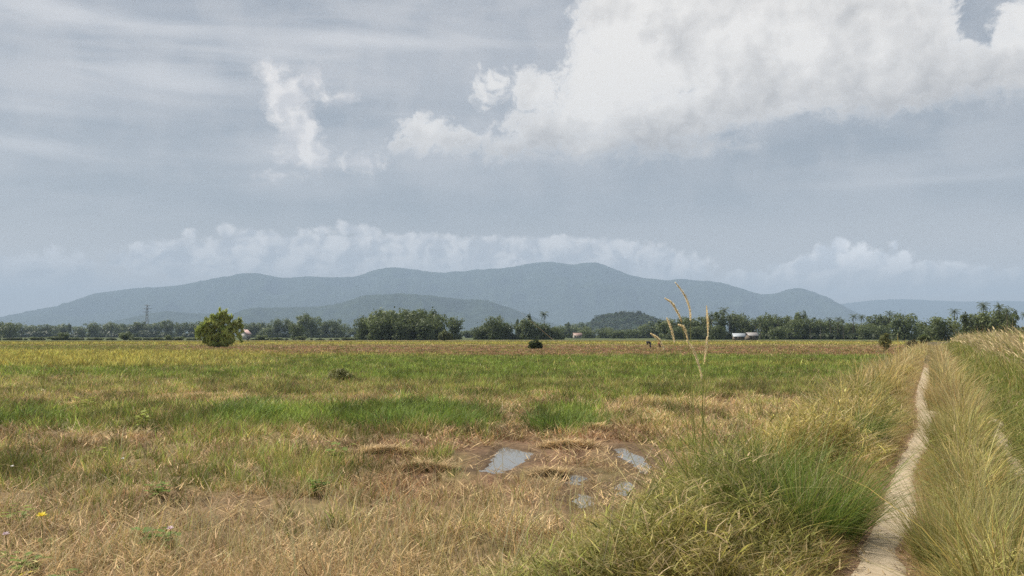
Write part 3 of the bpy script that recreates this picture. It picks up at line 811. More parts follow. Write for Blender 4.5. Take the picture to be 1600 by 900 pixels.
def proto_tree(kind, seed, n=900, size=.8):
    """unlinked from any place: root Empty with trunk and crown, unit metres"""
    g = np.random.default_rng(seed)
    root = thing('tree', '', 'tree')
    mb = MB()
    if kind == 'round': h, w, base, nl = 12, 12.5, 1.0, 15
    elif kind == 'tall': h, w, base, nl = 15, 9.5, 2.0, 14
    elif kind == 'slender': h, w, base, nl = 14, 5.0, 2.0, 10
    elif kind == 'broken': h, w, base, nl = 13, 11, 1.5, 9
    else: h, w, base, nl = 4.0, 5.2, 0.0, 9
    hw = .022 * h
    z = np.linspace(-.4, h * .72, 7)
    mb.tube(np.stack([.25 * np.sin(z * .5 + seed), .25 * np.cos(z * .4), z], -1), hw * (1 - z / h).clip(.15, 1.1), 7)
    lobes = rand_lobes(g, h, w, base, nl, 1.0 if kind != 'broken' else 1.25)
    for L in lobes[::3]:
        p0 = np.array([0, 0, max(.3, L[2] * .5)]); p1 = np.array(L[:3])
        mid = (p0 + p1) / 2 + np.array([0, 0, -.3])
        mb.tube([p0, mid, p1], [hw * .5, hw * .35, hw * .15], 5)
    mb.build('trunk', M_bark, root)
    if kind in ('round', 'tall'):   # skirts of foliage down to the field
        for q in range(6):
            a = q * 1.05; lobes.append((w * .32 * math.cos(a), w * .32 * math.sin(a), h * .16, w * .20, w * .20, h * .17))
    V, T, C = lobe_crown(lobes, n, size, seed + 1, G_LO, G_HI)
    mesh_np('crown', V, T, M_leaf, root, C)
    root['h'] = float(h)
    return root

def frond(mb, p0, az, el, L, col, width=.5):
    """one palm frond: arching midrib with two hanging rows of leaflets"""
    n = 9; t = np.linspace(0, 1, n)
    a = el - t ** 1.3 * (1.35 + .3 * math.sin(az * 3)); ds = L / (n - 1)
    r = np.concatenate([[0], np.cumsum(np.cos(a[:-1]) * ds)]); z = np.concatenate([[0], np.cumsum(np.sin(a[:-1]) * ds)])
    P = np.stack([p0[0] + r * math.cos(az), p0[1] + r * math.sin(az), p0[2] + z], -1)
    sd = np.array([-math.sin(az), math.cos(az), 0.])
    w = width * np.sin(np.clip(t * .93 + .07, 0, 1) * math.pi) ** .6
    for s in (-1, 1):
        for k in range(n - 1):       # each leaflet group its own slanted blade, gaps between
            q0 = P[k]; q1 = P[k] * .35 + P[k + 1] * .65
            tip = (q0 + q1) / 2 + s * sd * w[k] + np.array([0, 0, -w[k] * .55]) + (P[k + 1] - P[k]) * .9
            mb.add([q0, q1, tip], None, [(0, 1, 2)] if s > 0 else [(1, 0, 2)], col)
    mb.tube(P, np.linspace(.05, .015, n), 4, col, False)

def proto_palm(seed, h=13.0, nf=17, L=3.4):
    g = np.random.default_rng(seed)
    root = thing('palm_tree', '', 'palm tree')
    mb = MB(); z = np.linspace(-.4, h, 9); lean = g.uniform(-.9, .9)
    X = lean * (z / h) ** 2
    mb.tube(np.stack([X, X * .3, z], -1), np.interp(z, [0, 1, h], [.24, .18, .12]), 7)
    mb.build('trunk', M_bark, root)
    cb = MB()
    for q in range(nf):
        col = np.array(G_LO) * (1 - q / nf) + np.array((.10, .12, .04)) * (q / nf)
        frond(cb, (lean, lean * .3, h), q * 2.4 + g.uniform(-.3, .3), R(-35 + 110 * q / nf) + g.uniform(-.1, .1), L * g.uniform(.85, 1.1), col, .75)
    for q in range(5):
        a = q * 1.256; cb.tube([(lean + .12 * math.cos(a), lean * .3 + .12 * math.sin(a), h - .1), (lean + .25 * math.cos(a), lean * .3 + .25 * math.sin(a), h - .45)], [.1, .14], 5, (.12, .10, .03))
    cb.build('crown', M_leaf, root)
    root['h'] = float(h)
    return root

PROTO = {
    'round': [proto_tree('round', 100 + q, 2600, .62) for q in range(3)],
    'tall': [proto_tree('tall', 120 + q, 2000, .62) for q in range(3)],
    'slender': [proto_tree('slender', 140 + q, 1000, .55) for q in range(2)],
    'broken': [proto_tree('broken', 160 + q, 1500, .62) for q in range(3)],
    'palm': [proto_palm(180 + q, 12.5 + q, 16 + q) for q in range(3)],
    'bush': [proto_tree('bush', 200 + q, 1100, .34) for q in range(2)],
}
USED = set()
ORD = ['first', 'second', 'third', 'fourth', 'fifth', 'sixth', 'seventh', 'eighth', 'ninth', 'tenth', 'eleventh', 'twelfth', 'thirteenth', 'fourteenth', 'fifteenth', 'sixteenth', 'seventeenth', 'eighteenth', 'nineteenth', 'twentieth', 'twenty-first', 'twenty-second', 'twenty-third', 'twenty-fourth', 'twenty-fifth', 'twenty-sixth', 'twenty-seventh', 'twenty-eighth', 'twenty-ninth', 'thirtieth']
LOOK = {'round': 'rounded dense tree', 'tall': 'tall leafy tree', 'slender': 'slender upright tree', 'broken': 'uneven open-crowned tree', 'palm': 'coconut palm', 'bush': 'low dark bush'}

def plant(kind, px, top, base_y, wpx, Y, label, group):
    """one tree whose foot is Y metres out; top and width as the photograph shows them"""
    var = PROTO[kind]; src = var[int(px * 7 + top) % len(var)]
    top = top - (0 if kind in ('palm', 'bush') else 3); wpx = wpx * 1.16
    p = at_y(px, 525, Y); zt = at_y(px, top, Y)[2]
    gz = float(ground(np.array([p[0]]), np.array([p[1]]))[0])
    key = src.name
    if key in USED: o = copy_tree(src)
    else: o = src; USED.add(key)
    h = max(1.0, zt - gz)
    W = {'round': 13.5, 'tall': 10.0, 'slender': 5.6, 'broken': 12.5, 'palm': 6.0, 'bush': 5.6}[kind]
    sz = h / src['h'] * (1.0 if kind != 'palm' else .93)
    sx = wpx * Y / FPX / W if wpx else sz
    o.location = (p[0], p[1], gz - .05); o.scale = (sx, sx, sz)
    o.rotation_euler = (0, 0, (px * 1.7) % 6.28)
    tag(o, label, 'palm tree' if kind == 'palm' else ('bush' if kind == 'bush' else 'tree'), group)
    o.name = {'palm': 'palm_tree', 'bush': 'bush'}.get(kind, 'tree')
    return o

def row(items, where, group, adj=''):
    """items (kind, px, top, width px, Y), labelled by kind and by rank from the left within the row"""
    items = sorted(items, key=lambda t: t[1]); cnt = {}; tot = {}
    for it in items: tot[it[0]] = tot.get(it[0], 0) + 1
    for it in items:
        kind, px, top, w, Y = it
        c = cnt.get(kind, 0); cnt[kind] = c + 1
        look = (adj + ' ' + LOOK[kind]).strip()
        if tot[kind] == 1: lab = f'{look} {where}, the only one'
        else: lab = f'{look} {where}, {ORD[c]} from left'
        plant(kind, px, top, 0, w, Y, lab, group)

row([('tall', 2, 505, 18, 900), ('round', 14, 507, 26, 880), ('broken', 36, 508, 24, 1250), ('round', 53, 512, 22, 1300), ('tall', 70, 509, 16, 1250), ('round', 84, 511, 24, 1350), ('tall', 99, 508, 16, 1280), ('slender', 108, 507, 8, 1250), ('round', 124, 512, 22, 1300), ('tall', 144, 505, 18, 1150), ('broken', 158, 510, 22, 1300), ('tall', 171, 505, 15, 1250), ('round', 186, 508, 24, 1300), ('broken', 203, 508, 24, 1250), ('tall', 215, 504, 18, 1250), ('round', 230, 508, 22, 1300), ('tall', 247, 506, 18, 1300), ('tall', 263, 502, 20, 1200), ('round', 281, 507, 22, 1300), ('broken', 299, 505, 20, 1300), ('round', 312, 509, 22, 1300), ('tall', 325, 507, 18, 1300)],
    'in far line left of the lone tree', 'trees in the far left treeline', 'hazy')
row([('bush', 20, 521, 36, 430), ('bush', 57, 526, 26, 425), ('bush', 88, 525, 24, 425), ('bush', 100, 519, 18, 430), ('bush', 118, 527, 16, 420), ('bush', 152, 527, 18, 420), ('bush', 171, 517, 30, 440), ('bush', 195, 519, 24, 440), ('bush', 212, 526, 16, 420), ('bush', 243, 527, 18, 420), ('bush', 263, 523, 12, 415), ('bush', 280, 526, 18, 420), ('bush', 408, 523, 18, 420), ('bush', 432, 527, 26, 420), ('bush', 472, 525, 16, 420), ('bush', 545, 527, 24, 420)],
    'on far field edge left of dense grove', 'bushes on the far field edge')
row([('round', 390, 507, 20, 1100), ('tall', 403, 505, 16, 1100), ('round', 417, 507, 20, 1100), ('tall', 432, 499, 13, 1000), ('broken', 444, 499, 15, 1000), ('tall', 453, 502, 12, 1000), ('tall', 474, 491, 22, 900), ('round', 488, 496, 24, 920), ('tall', 507, 503, 16, 1000), ('broken', 521, 501, 20, 1000), ('round', 532, 508, 22, 1050), ('broken', 548, 514, 18, 1150), ('round', 420, 515, 26, 1000), ('round', 500, 514, 26, 1000), ('round', 526, 516, 24, 1000), ('broken', 557, 517, 20, 1150)],
    'between lone tree and dense grove', 'hazy trees left of the dense grove', 'hazy')
plant('round', 463, 507, 0, 20, 560, 'small dark round tree standing before hazy trees left of the dense grove', None)
row([('round', 567, 500, 22, 455), ('tall', 580, 492, 28, 460), ('tall', 597, 484, 30, 465), ('round', 612, 488, 38, 448), ('tall', 628, 483, 30, 462), ('round', 645, 487, 40, 450), ('tall', 658, 485, 28, 465), ('tall', 672, 485, 28, 462), ('round', 684, 492, 30, 452), ('round', 592, 499, 34, 443), ('round', 628, 499, 36, 441), ('round', 662, 499, 36, 442), ('tall', 711, 496, 22, 470)],
    'in the dense grove', 'trees of the dense grove')
row([('round', 748, 514, 20, 500), ('round', 760, 508, 24, 500), ('round', 774, 497, 26, 495), ('round', 791, 506, 24, 500), ('slender', 808, 498, 5, 510), ('tall', 812, 506, 18, 500), ('tall', 823, 499, 22, 495), ('slender', 828, 490, 7, 500), ('round', 832, 505, 26, 495), ('round', 850, 507, 24, 498), ('round', 868, 513, 24, 500), ('palm', 851, 488, 0, 520)],
    'in dark clump right of dense grove', 'trees of the dark clump mid field')
row([('broken', 727, 519, 18, 900), ('round', 736, 520, 18, 900), ('round', 884, 511, 22, 1100), ('broken', 897, 507, 24, 1150), ('round', 912, 513, 22, 1000), ('round', 918, 518, 20, 760), ('round', 945, 515, 26, 800), ('round', 965, 518, 26, 700), ('round', 988, 517, 26, 760), ('round', 1010, 511, 26, 800), ('broken', 1028, 505, 26, 800), ('slender', 888, 505, 8, 1100)],
    'before the rounded hillock', 'hazy trees by the hillock', 'greyish')
row([('tall', 1040, 501, 20, 540), ('round', 1054, 500, 26, 535), ('tall', 1066, 497, 20, 540), ('round', 1080, 499, 28, 530), ('broken', 1094, 497, 24, 535), ('tall', 1104, 494, 20, 530), ('palm', 1112, 490, 0, 520), ('tall', 1127, 487, 20, 530), ('palm', 1130, 482, 0, 535), ('palm', 1140, 492, 0, 525), ('tall', 1146, 490, 20, 530), ('round', 1158, 492, 24, 545), ('round', 1172, 500, 26, 540), ('palm', 1181, 499, 0, 510), ('palm', 1188, 496, 0, 515), ('round', 1198, 496, 28, 530), ('round', 1209, 493, 22, 535), ('palm', 1216, 497, 0, 515), ('round', 1226, 497, 28, 530), ('round', 1240, 502, 26, 520), ('tall', 1249, 487, 18, 540), ('palm', 1233, 494, 0, 530), ('broken', 1261, 496, 24, 530), ('palm', 1266, 500, 0, 510), ('round', 1274, 502, 26, 530), ('palm', 1282, 504, 0, 505), ('broken', 1290, 500, 24, 535), ('palm', 1298, 497, 0, 515), ('palm', 1309, 496, 0, 520), ('round', 1306, 503, 28, 530), ('palm', 1318, 499, 0, 515), ('round', 1325, 507, 24, 540), ('palm', 1333, 492, 0, 520), ('palm', 1347, 493, 0, 525), ('round', 1340, 508, 26, 540), ('round', 1360, 508, 26, 530), ('tall', 1366, 494, 20, 540), ('palm', 1389, 487, 0, 530), ('tall', 1384, 493, 22, 535), ('palm', 1399, 491, 0, 525), ('round', 1352, 512, 22, 500), ('round', 1378, 511, 22, 500), ('round', 1216, 512, 24, 500), ('round', 1120, 510, 24, 505), ('round', 1088, 512, 24, 505), ('round', 1060, 513, 24, 505)],
    'in long treeline behind seed heads', 'trees of the long right treeline')
plant('round', 1411, 491, 0, 36, 420, 'big dark round tree at right end of the long treeline', None)
row([('broken', 1434, 505, 20, 520), ('round', 1446, 511, 22, 480), ('round', 1455, 513, 18, 440), ('round', 1497, 509, 24, 480), ('palm', 1447, 508, 0, 540)],
    'beyond the end of the track', 'low trees beyond the track')
plant('round', 1469, 496, 0, 42, 330, 'bright green domed tree rising past the end of the sandy track', None)
plant('palm', 1494, 484, 0, 0, 430, 'lone tall palm just right of the green domed tree', None)
row([('broken', 1518, 492, 34, 300), ('tall', 1536, 488, 30, 305), ('broken', 1552, 486, 34, 298), ('tall', 1570, 484, 28, 302), ('broken', 1578, 492, 26, 296), ('palm', 1537, 474, 0, 320), ('palm', 1563, 476, 0, 300), ('palm', 1574, 482, 0, 285), ('slender', 1509, 488, 12, 300)],
    'in clump over the right reeds', 'trees of the clump over the reeds')
plant('palm', 1601, 489, 0, 0, 300, 'palm cut by the right edge of the photo over the reeds', None)
for k in list(PROTO):
    for s in PROTO[k]:
        if s.name not in USED and s.name.split('.')[0] in ('tree', 'palm_tree') and not s.get('label'):
            for ch in [c for c in COL.objects if c.parent == s]: bpy.data.objects.remove(ch)
            bpy.data.objects.remove(s)

# low growth along the feet of the treelines
def undergrowth():
    L = []; g = np.random.default_rng(77)
    for x0, x1, Y, hp, dn in ((-10, 312, 428, 4.5, 1.6), (385, 560, 424, 3.5, 1.2), (0, 306, 1180, 12, 1.0), (380, 560, 980, 9, 1.0), (560, 715, 452, 12, 1.2), (740, 880, 503, 10, 1.2), (715, 745, 900, 5, .8), (876, 1045, 800, 9, 1.2), (1035, 1440, 512, 13, 1.4), (1425, 1510, 470, 11, 1.2), (1505, 1640, 308, 26, 1.2)):
        n = int((x1 - x0) / 5 * dn)
        for q in range(n):
            px = g.uniform(x0, x1); y = Y * g.uniform(.985, 1.06); p = at_y(px, 525, y); r = hp * Y / FPX * g.uniform(.35, .75)
            L.append((p[0], y, FIELD + r * .5, r * 1.1, r, r * .75))
    Vs, Ts, Cs, o = [], [], [], 0
    for q, l in enumerate(L):
        V, T, C = lobe_crown([l], 130, l[3] * .34, 900 + q, (.022, .036, .012), (.070, .090, .030))
        V[:, 2] = np.maximum(V[:, 2], FIELD)
        Vs.append(V); Ts.append(T + o); Cs.append(C); o += len(V)
    ob = mesh_np('undergrowth', np.vstack(Vs), np.vstack(Ts), M_leaf, None, np.vstack(Cs), False, 'stuff')
    tag(ob, 'dark low growth along the foot of the far treelines', 'undergrowth')
undergrowth()

# woodland covering the hillock
def woodland():
    XX, YY, ZZ = WOOD[0]; g = np.random.default_rng(5)
    nx, ny = XX.shape; a = g.integers(0, nx, 900); b = g.integers(0, ny // 2 + 6, 900)
    ok = ZZ[a, b] > FIELD + 1; a, b = a[ok], b[ok]
    L = [(XX[i, j], YY[i, j], ZZ[i, j] + 1.0, r, r, r * .9) for i, j, r in zip(a, b, g.uniform(3.2, 6.5, len(a)))]
    V, T, C = lobe_crown(L, 26000, 2.1, 55, (.022, .036, .014), (.075, .095, .034))
    ob = mesh_np('woodland', V, T, M_leaf, None, C, False, 'stuff'); tag(ob, 'woodland covering the small rounded hillock', 'woodland')
woodland()

# bushes and the lone tree standing out in the field
def field_bush(name, lobes_px, px, base, Y, n, size, lo, hi, label, cat, seed, droop=0., trunk=True, aspect=1.0):
    k = Y / FPX
    p = at_y(px, 525, Y); gz = float(ground(np.array([p[0]]), np.array([p[1]]))[0])
    root = thing(name, label, cat, (p[0], p[1], gz))
    g = np.random.default_rng(seed)
    lobes = [((a - px) * k, g.uniform(-.5, .5) * r * k, (base - b) * k, r * k, r * k, r * k * .9) for a, b, r in lobes_px]
    mb = MB()
    for L in lobes:
        e = np.array(L[:3]); m = e * np.array([.4, .4, .55])
        mb.tube([(e[0] * .05, 0, -.1), m, e], [.028 * Y / 100, .02 * Y / 100, .006 * Y / 100], 6)
    mb.build('trunk', M_bark, root)
    V, T, C = lobe_crown(lobes, n, size, seed, lo, hi, droop, aspect=aspect, fuzz=.3)
    V[:, 2] = np.maximum(V[:, 2], .02)
    mesh_np('crown', V, T, M_leaf, root, C)
    return root
field_bush('tree', [(345, 491, 5), (350, 489, 4), (340, 495, 5), (352, 496, 5), (333, 499, 5), (346, 502, 6), (326, 504, 5), (338, 508, 6), (318, 508, 5), (314, 514, 5), (324, 513, 6), (331, 517, 6), (310, 520, 4), (318, 521, 5), (345, 513, 7), (356, 503, 4), (360, 510, 6), (368, 504, 5), (374, 507, 4), (371, 512, 4), (366, 517, 5), (354, 519, 7),
            (326, 526, 6), (336, 525, 8), (348, 527, 8), (360, 525, 6), (312, 527, 3), (372, 521, 3), (375, 527, 3), (377, 533, 2.5), (328, 534, 7), (340, 535, 9), (352, 534, 8), (361, 533, 5), (320, 533, 4), (343, 484, 2.5), (353, 486, 2.5), (307, 524, 2.5), (312, 512, 4), (309, 516, 3.5), (377, 511, 3), (379, 517, 2.5), (374, 500, 3), (322, 500, 3.5), (330, 494, 3), (360, 496, 3.5)],
           338, 543, 160, 4600, .34, (.18, .25, .050), (.48, .52, .15), 'lone feathery light green tree standing out in the paddy field', 'tree', 301, .8, True, 2.2)
field_bush('bush', [(831, 537, 5), (837, 534, 5), (842, 538, 5), (836, 540, 6), (829, 541, 4), (844, 541, 4)], 836, 545, 140, 1400, .16, (.022, .042, .010), (.060, .085, .022), 'small dark round bush alone in the yellow rice', 'bush', 303)
field_bush('bush', [(691, 524, 6), (699, 523, 6), (695, 520, 5), (688, 527, 4), (703, 527, 4), (695, 527, 6)], 695, 532, 390, 1200, .42, (.070, .095, .022), (.150, .165, .045), 'yellow green round bush standing before the dense grove', 'bush', 305)
field_bush('bush', [(522, 590, 9), (532, 586, 10), (542, 590, 8), (514, 594, 6), (550, 594, 7), (531, 593, 10)], 531, 600, 39, 1500, .07, (.15, .16, .05), (.30, .29, .10), 'dull olive shrub in front of the bright green field strip', 'shrub', 307, 0, True, 1.8)
field_bush('bush', [(1418, 534, 5), (1425, 532, 6), (1431, 536, 5), (1422, 538, 6), (1428, 541, 5)], 1424, 546, 105, 1100, .12, (.070, .068, .030), (.150, .130, .060), 'small brownish bush on the left side of the track far ahead', 'bush', 309, 0, True, 1.5)
field_bush('bush', [(1380, 520, 5), (1385, 516, 4), (1377, 527, 5), (1388, 526, 5), (1384, 533, 5)], 1383, 542, 115, 900, .13, (.105, .12, .035), (.23, .22, .075), 'wispy yellow green shrub where the left verge meets the field', 'shrub', 311, 0, True, 1.8)
field_bush('bush', [(1438, 530, 4), (1444, 528, 5), (1449, 532, 5), (1443, 535, 5)], 1443, 541, 170, 700, .18, (.05, .075, .018), (.13, .15, .04), 'small green bush at the vanishing end of the sandy track', 'bush', 313)

# ------------------------------------------------------------------ houses, pylon
def metal_roof(col, name): return plainmat(name, col, .5, .4, .08, .8)
M_wall = plainmat('painted_wall', (.62, .60, .56), .85, .2, .1, 1.5)
M_wood = plainmat('weathered_wood', (.16, .13, .10), .85, .2, .3, 2)
M_dark = plainmat('window_glass', (.03, .035, .04), .2, .5, .1, 2)
def house(px, Y, w, d, hw, hr, rz, roofm, wallm, label, name='house'):
    p = at_y(px, 525, Y)
    r = thing(name, label, 'house', (p[0], p[1], FIELD), rz)
    mb = MB(); mb.box((-w / 2, -d / 2, -.3), (w / 2, d / 2, hw))
    mb.add([(-w / 2, -d / 2, hw), (-w / 2, d / 2, hw), (-w / 2, 0, hr)], None, [(0, 1, 2)]); mb.add([(w / 2, -d / 2, hw), (w / 2, d / 2, hw), (w / 2, 0, hr)], None, [(1, 0, 2)])
    mb.build('wall', wallm, r)
    e = .55; s = (hr - hw) / (d / 2); rb = MB()
    for q in (-1, 1):
        y0 = q * (d / 2 + e); z0 = hw - e * s + .06; z1 = hr + .06; x = w / 2 + e
        V = [(-x, y0, z0), (x, y0, z0), (x, 0, z1), (-x, 0, z1)]
        V += [(a, b, c + .12) for a, b, c in V]
        rb.add(V, [(0, 1, 2, 3), (7, 6, 5, 4), (0, 4, 5, 1), (1, 5, 6, 2), (2, 6, 7, 3), (3, 7, 4, 0)])
    rb.build('roof', roofm, r)
    b = MB(); b.box((-.45, -d / 2 - .05, 0), (.45, -d / 2 - .004, 2.0)); b.build('door', M_wood, r)
    for x in (-w * .3, w * .3):
        b = MB(); b.box((x - .5, -d / 2 - .05, .9), (x + .5, -d / 2 - .004, 1.9)); b.build('window', M_dark, r)
    return r
house(1154, 455, 5.4, 5.5, 1.9, 3.3, R(-6), metal_roof((.31, .335, .36), 'white_sheet_roof'), M_wood, 'low house with white sheet roof under the palms')
house(1174, 458, 5.0, 5.0, 2.3, 3.7, R(14), metal_roof((.26, .24, .23), 'grey_sheet_roof'), M_wood, 'low brown house with grey roof beside the white roofed one')
house(383, 520, 3.6, 5.0, 3.4, 5.6, R(70), metal_roof((.50, .34, .31), 'pink_roof'), plainmat('dull_wall', (.42, .40, .38), .85, .2, .1, 1.5), 'small whitish gabled house with pinkish roof right of the lone tree')
house(902, 720, 6.2, 6, 2.6, 4.4, R(5), metal_roof((.27, .18, .15), 'red_roof'), plainmat('cream_wall', (.36, .33, .28), .85, .2, .1, 1.5), 'small house with reddish roof below the hillock')

def pylon(px, top, Y):
    p = at_y(px, 525, Y); H = at_y(px, top, Y)[2] - FIELD
    r = thing('power_pylon', 'tall faint lattice power pylon above the far left treeline', 'pylon', (p[0], p[1], FIELD), .3)
    m = plainmat('galvanised_steel', (.22, .22, .22), .6, .4, .1, .5)
    mb = MB(); t = .28
    wd = lambda z: np.interp(z, [0, H * .6, H], [4.2, 1.6, .9])
    zs = np.linspace(0, H, 12)
    cs = [(-1, -1), (1, -1), (1, 1), (-1, 1)]
    for a, b in cs: mb.tube([(a * wd(z), b * wd(z), z) for z in zs], t, 4)
    for q in range(11):
        z0, z1 = zs[q], zs[q + 1]
        for k in range(4):
            a, b = cs[k], cs[(k + 1) % 4]
            mb.tube([(a[0] * wd(z0), a[1] * wd(z0), z0), (b[0] * wd(z1), b[1] * wd(z1), z1)], t * .6, 4)
            mb.tube([(b[0] * wd(z0), b[1] * wd(z0), z0), (a[0] * wd(z1), a[1] * wd(z1), z1)], t * .6, 4)
    mb.build('tower', m, r)
    for zz, L in ((H * .97, 5.5), (H * .87, 7.5), (H * .77, 6.5)):
        b = MB()
        for s in (-1, 1):
            b.tube([(s * .6, -.7, zz), (s * L, 0, zz + .3)], t * .7, 4); b.tube([(s * .6, .7, zz), (s * L, 0, zz + .3)], t * .7, 4); b.tube([(s * .6, 0, zz + 1.6), (s * L, 0, zz + .3)], t * .6, 4)
        b.build('crossarm', m, r)
pylon(229, 476, 1500)

# ------------------------------------------------------------------ tall grass with seed heads, tussocks, heaps, weeds, flowers
M_plume = leafmat('seed_plume', .35, .8, .1, .15, 60)
def curve3(P, n=22):
    """smooth curve through points"""
    P = np.asarray(P, float); m = len(P); s = np.linspace(0, m - 1, n); out = []
    Q = np.vstack([2 * P[0] - P[1], P, 2 * P[-1] - P[-2]])
    for a in s:
        i = min(int(a), m - 2); t = a - i; p0, p1, p2, p3 = Q[i:i + 4]
        out.append(.5 * (2 * p1 + (p2 - p0) * t + (2 * p0 - 5 * p1 + 4 * p2 - p3) * t * t + (3 * p1 - p0 - 3 * p2 + p3) * t ** 3))
    return np.array(out)

def reeds():
    base = at_z(1092, 800, -.18)
    gz = float(ground(base[:1], base[1:2])[0])
    root = thing('reed_grass', 'tall clump of grass with long pale arching seed heads against the mountain', 'tall grass', (base[0], base[1], gz))
    o = np.array([base[0], base[1], gz]); Y = base[1]
    heads = [  # points from stem to tip of each head (px, py) and depth offset
        ([(1083, 640), (1080, 560), (1079, 505)], [(1079, 498), (1077, 480), (1069, 460), (1055, 441)], .10),
        ([(1081, 640), (1075, 560), (1066, 512)], [(1064, 500), (1058, 487), (1050, 474), (1039, 466)], -.15),
        ([(1080, 650), (1066, 580), (1056, 545)], [(1053, 531), (1050, 518), (1046, 506), (1042, 497)], .22),
        ([(1084, 650), (1080, 580), (1076, 545)], [(1074, 529), (1071, 518), (1067, 511), (1060, 507)], -.05),
        ([(1098, 690), (1098, 640), (1097, 604)], [(1095, 584), (1089, 562), (1082, 545), (1073, 532)], .05),
        ([(1100, 650), (1104, 580), (1106, 545)], [(1106, 518), (1106, 505), (1105, 493), (1104, 478)], .30),
        ([(1097, 660), (1099, 610), (1101, 580)], [(1101, 561), (1103, 549), (1104, 538), (1105, 526)], -.25),
        ([(1074, 670), (1056, 600), (1042, 556)], [(1036, 543), (1031, 533), (1025, 527), (1017, 521)], .35),
    ]
    for st, hd, dy in heads:
        pts = [o + np.array([rng.uniform(-.05, .05), rng.uniform(-.05, .05) + dy * .3, -.02])]
        for k, (px, py) in enumerate(st + hd): pts.append(at_y(px, py, Y + dy * (.5 + .5 * min(1, k / 3))))
        C = curve3(np.array(pts), 60) - o
        j = int(60 * (len(st) + .55) / (len(pts) - 1))
        mb = MB(); mb.tube(C[:j + 3], np.linspace(.0042, .0022, j + 3), 6, (.33, .33, .11)); s = mb.build('stem', M_grass, root)
        hp = C[j:]; n = len(hp); m = 480
        t = rng.uniform(0, 1, m); ix = t * (n - 1); i0 = np.clip(ix.astype(int), 0, n - 2); f = (ix - i0)[:, None]
        P = hp[i0] * (1 - f) + hp[i0 + 1] * f; T = hp[i0 + 1] - hp[i0]; T /= np.linalg.norm(T, axis=1)[:, None]
        rd = rng.normal(0, 1, (m, 3)); rd -= T * (rd * T).sum(1)[:, None]; rd /= np.linalg.norm(rd, axis=1)[:, None]
        ln = .040 * (np.sin(np.clip(t * .9 + .08, 0, 1) * math.pi) ** .5)[:, None] * rng.uniform(.7, 1.1, (m, 1))
        tip = P + (rd * .55 + T * .85) * ln; sd = np.cross(T, rd) * .0042
        V = np.stack([P - sd, P + sd, tip], 1).reshape(-1, 3); F = np.arange(m * 3).reshape(-1, 3)
        tone = np.repeat(np.array([[.95, .84, .60]]) * rng.uniform(.8, 1.2, (m, 1)), 3, 0)
        b = MB(); b.add(V, None, F, tone); b.tube(hp, .0042, 6, (.92, .80, .56)); b.build('seed_head', M_plume, s)
    S = Sward(); n = 90
    S.tufts(np.zeros(1) + o[0], np.zeros(1) + o[1], n, .22, .95, .013, .30, .55, C_GREEN * .95, C_YG * .95, S=6, hv=.3)
    V = np.vstack(S.V) - o
    mesh_np('leaves', V, np.vstack(S.T), M_grass, root, np.clip(np.vstack(S.C), 0, .9))
    return root
reeds()

def tussock(px, py, h, rad, n, c0, c1, w, lean, curl, label, z=0.0, name='grass_tussock', cat='grass tussock', dry=.25, curved=5, group=None):
    p = at_z(px, py, z); gz = float(ground(p[:1], p[1:2])[0]); o = np.array([p[0], p[1], gz])
    root = thing(name, label, cat, tuple(o), 0, group)
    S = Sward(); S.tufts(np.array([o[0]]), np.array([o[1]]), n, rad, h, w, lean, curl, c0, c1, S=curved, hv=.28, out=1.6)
    mesh_np('blades', np.vstack(S.V) - o, np.vstack(S.T), M_grass, root, np.clip(np.vstack(S.C), 0, .9))
    if dry:
        S = Sward(); S.tufts(np.array([o[0]]), np.array([o[1]]), int(n * dry), rad * .9, h * 1.12, w * .6, lean * .8, curl * .5, C_OLIVE, C_PALE * .9, S=4, hv=.25)
        mesh_np('dry_stems', np.vstack(S.V) - o, np.vstack(S.T), M_straw, root, np.clip(np.vstack(S.C), 0, .9))
    return root
W1 = np.array([.45, .385, .145])
tussock(1492, 890, .52, .22, 700, C_GREEN * .85, W1, .0050, .30, .42, 'largest yellow green tussock at right front beside the sandy track')
tussock(1570, 860, .52, .20, 520, C_GREEN * .85, W1 * .95, .0050, .30, .42, 'yellow tussock at the right edge, just behind the largest one')
tussock(1508, 775, .46, .16, 380, C_GREEN, W1 * .9, .0052, .30, .45, 'olive tussock between the two wheel ruts, middle one of the strip')
tussock(1482, 705, .62, .24, 520, C_GREEN, W1 * .95, .0058, .28, .40, 'tall yellowish tussock where the sandy track bends')
tussock(1505, 668, .66, .26, 480, C_OLIVE, C_TAN * .95, .0062, .24, .35, 'straw coloured tussock beyond the bend between the ruts')
tussock(1470, 640, .70, .30, 480, C_OLIVE, C_TAN, .0070, .22, .35, 'narrow pale tussock at the far narrowing of the track')
tussock(1250, 850, .62, .45, 1300, C_DARK * 1.1, C_GREEN * 1.1, .0075, .45, 1.0, 'dark lush clump of arching grass left of the track in front', -.08, 'grass_clump', 'grass clump', .06, 6)
tussock(1180, 800, .72, .40, 900, C_DARK * 1.2, C_GREEN2 * .9, .0070, .36, .8, 'dark green grass clump just right of the tall seed heads', -.1, 'grass_clump', 'grass clump', .10, 6)
tussock(1330, 700, .60, .40, 800, C_DARK * 1.1, C_GREEN, .0075, .40, .9, 'dark green grass clump overhanging the rut before the bend', -.04, 'grass_clump', 'grass clump', .10, 5)
tussock(1310, 640, .62, .55, 700, C_DARK, C_DARK * 1.6, .010, .40, .8, 'darkest low leafy clump on the left verge farther along', -.1, 'grass_clump', 'grass clump', .05, 4)
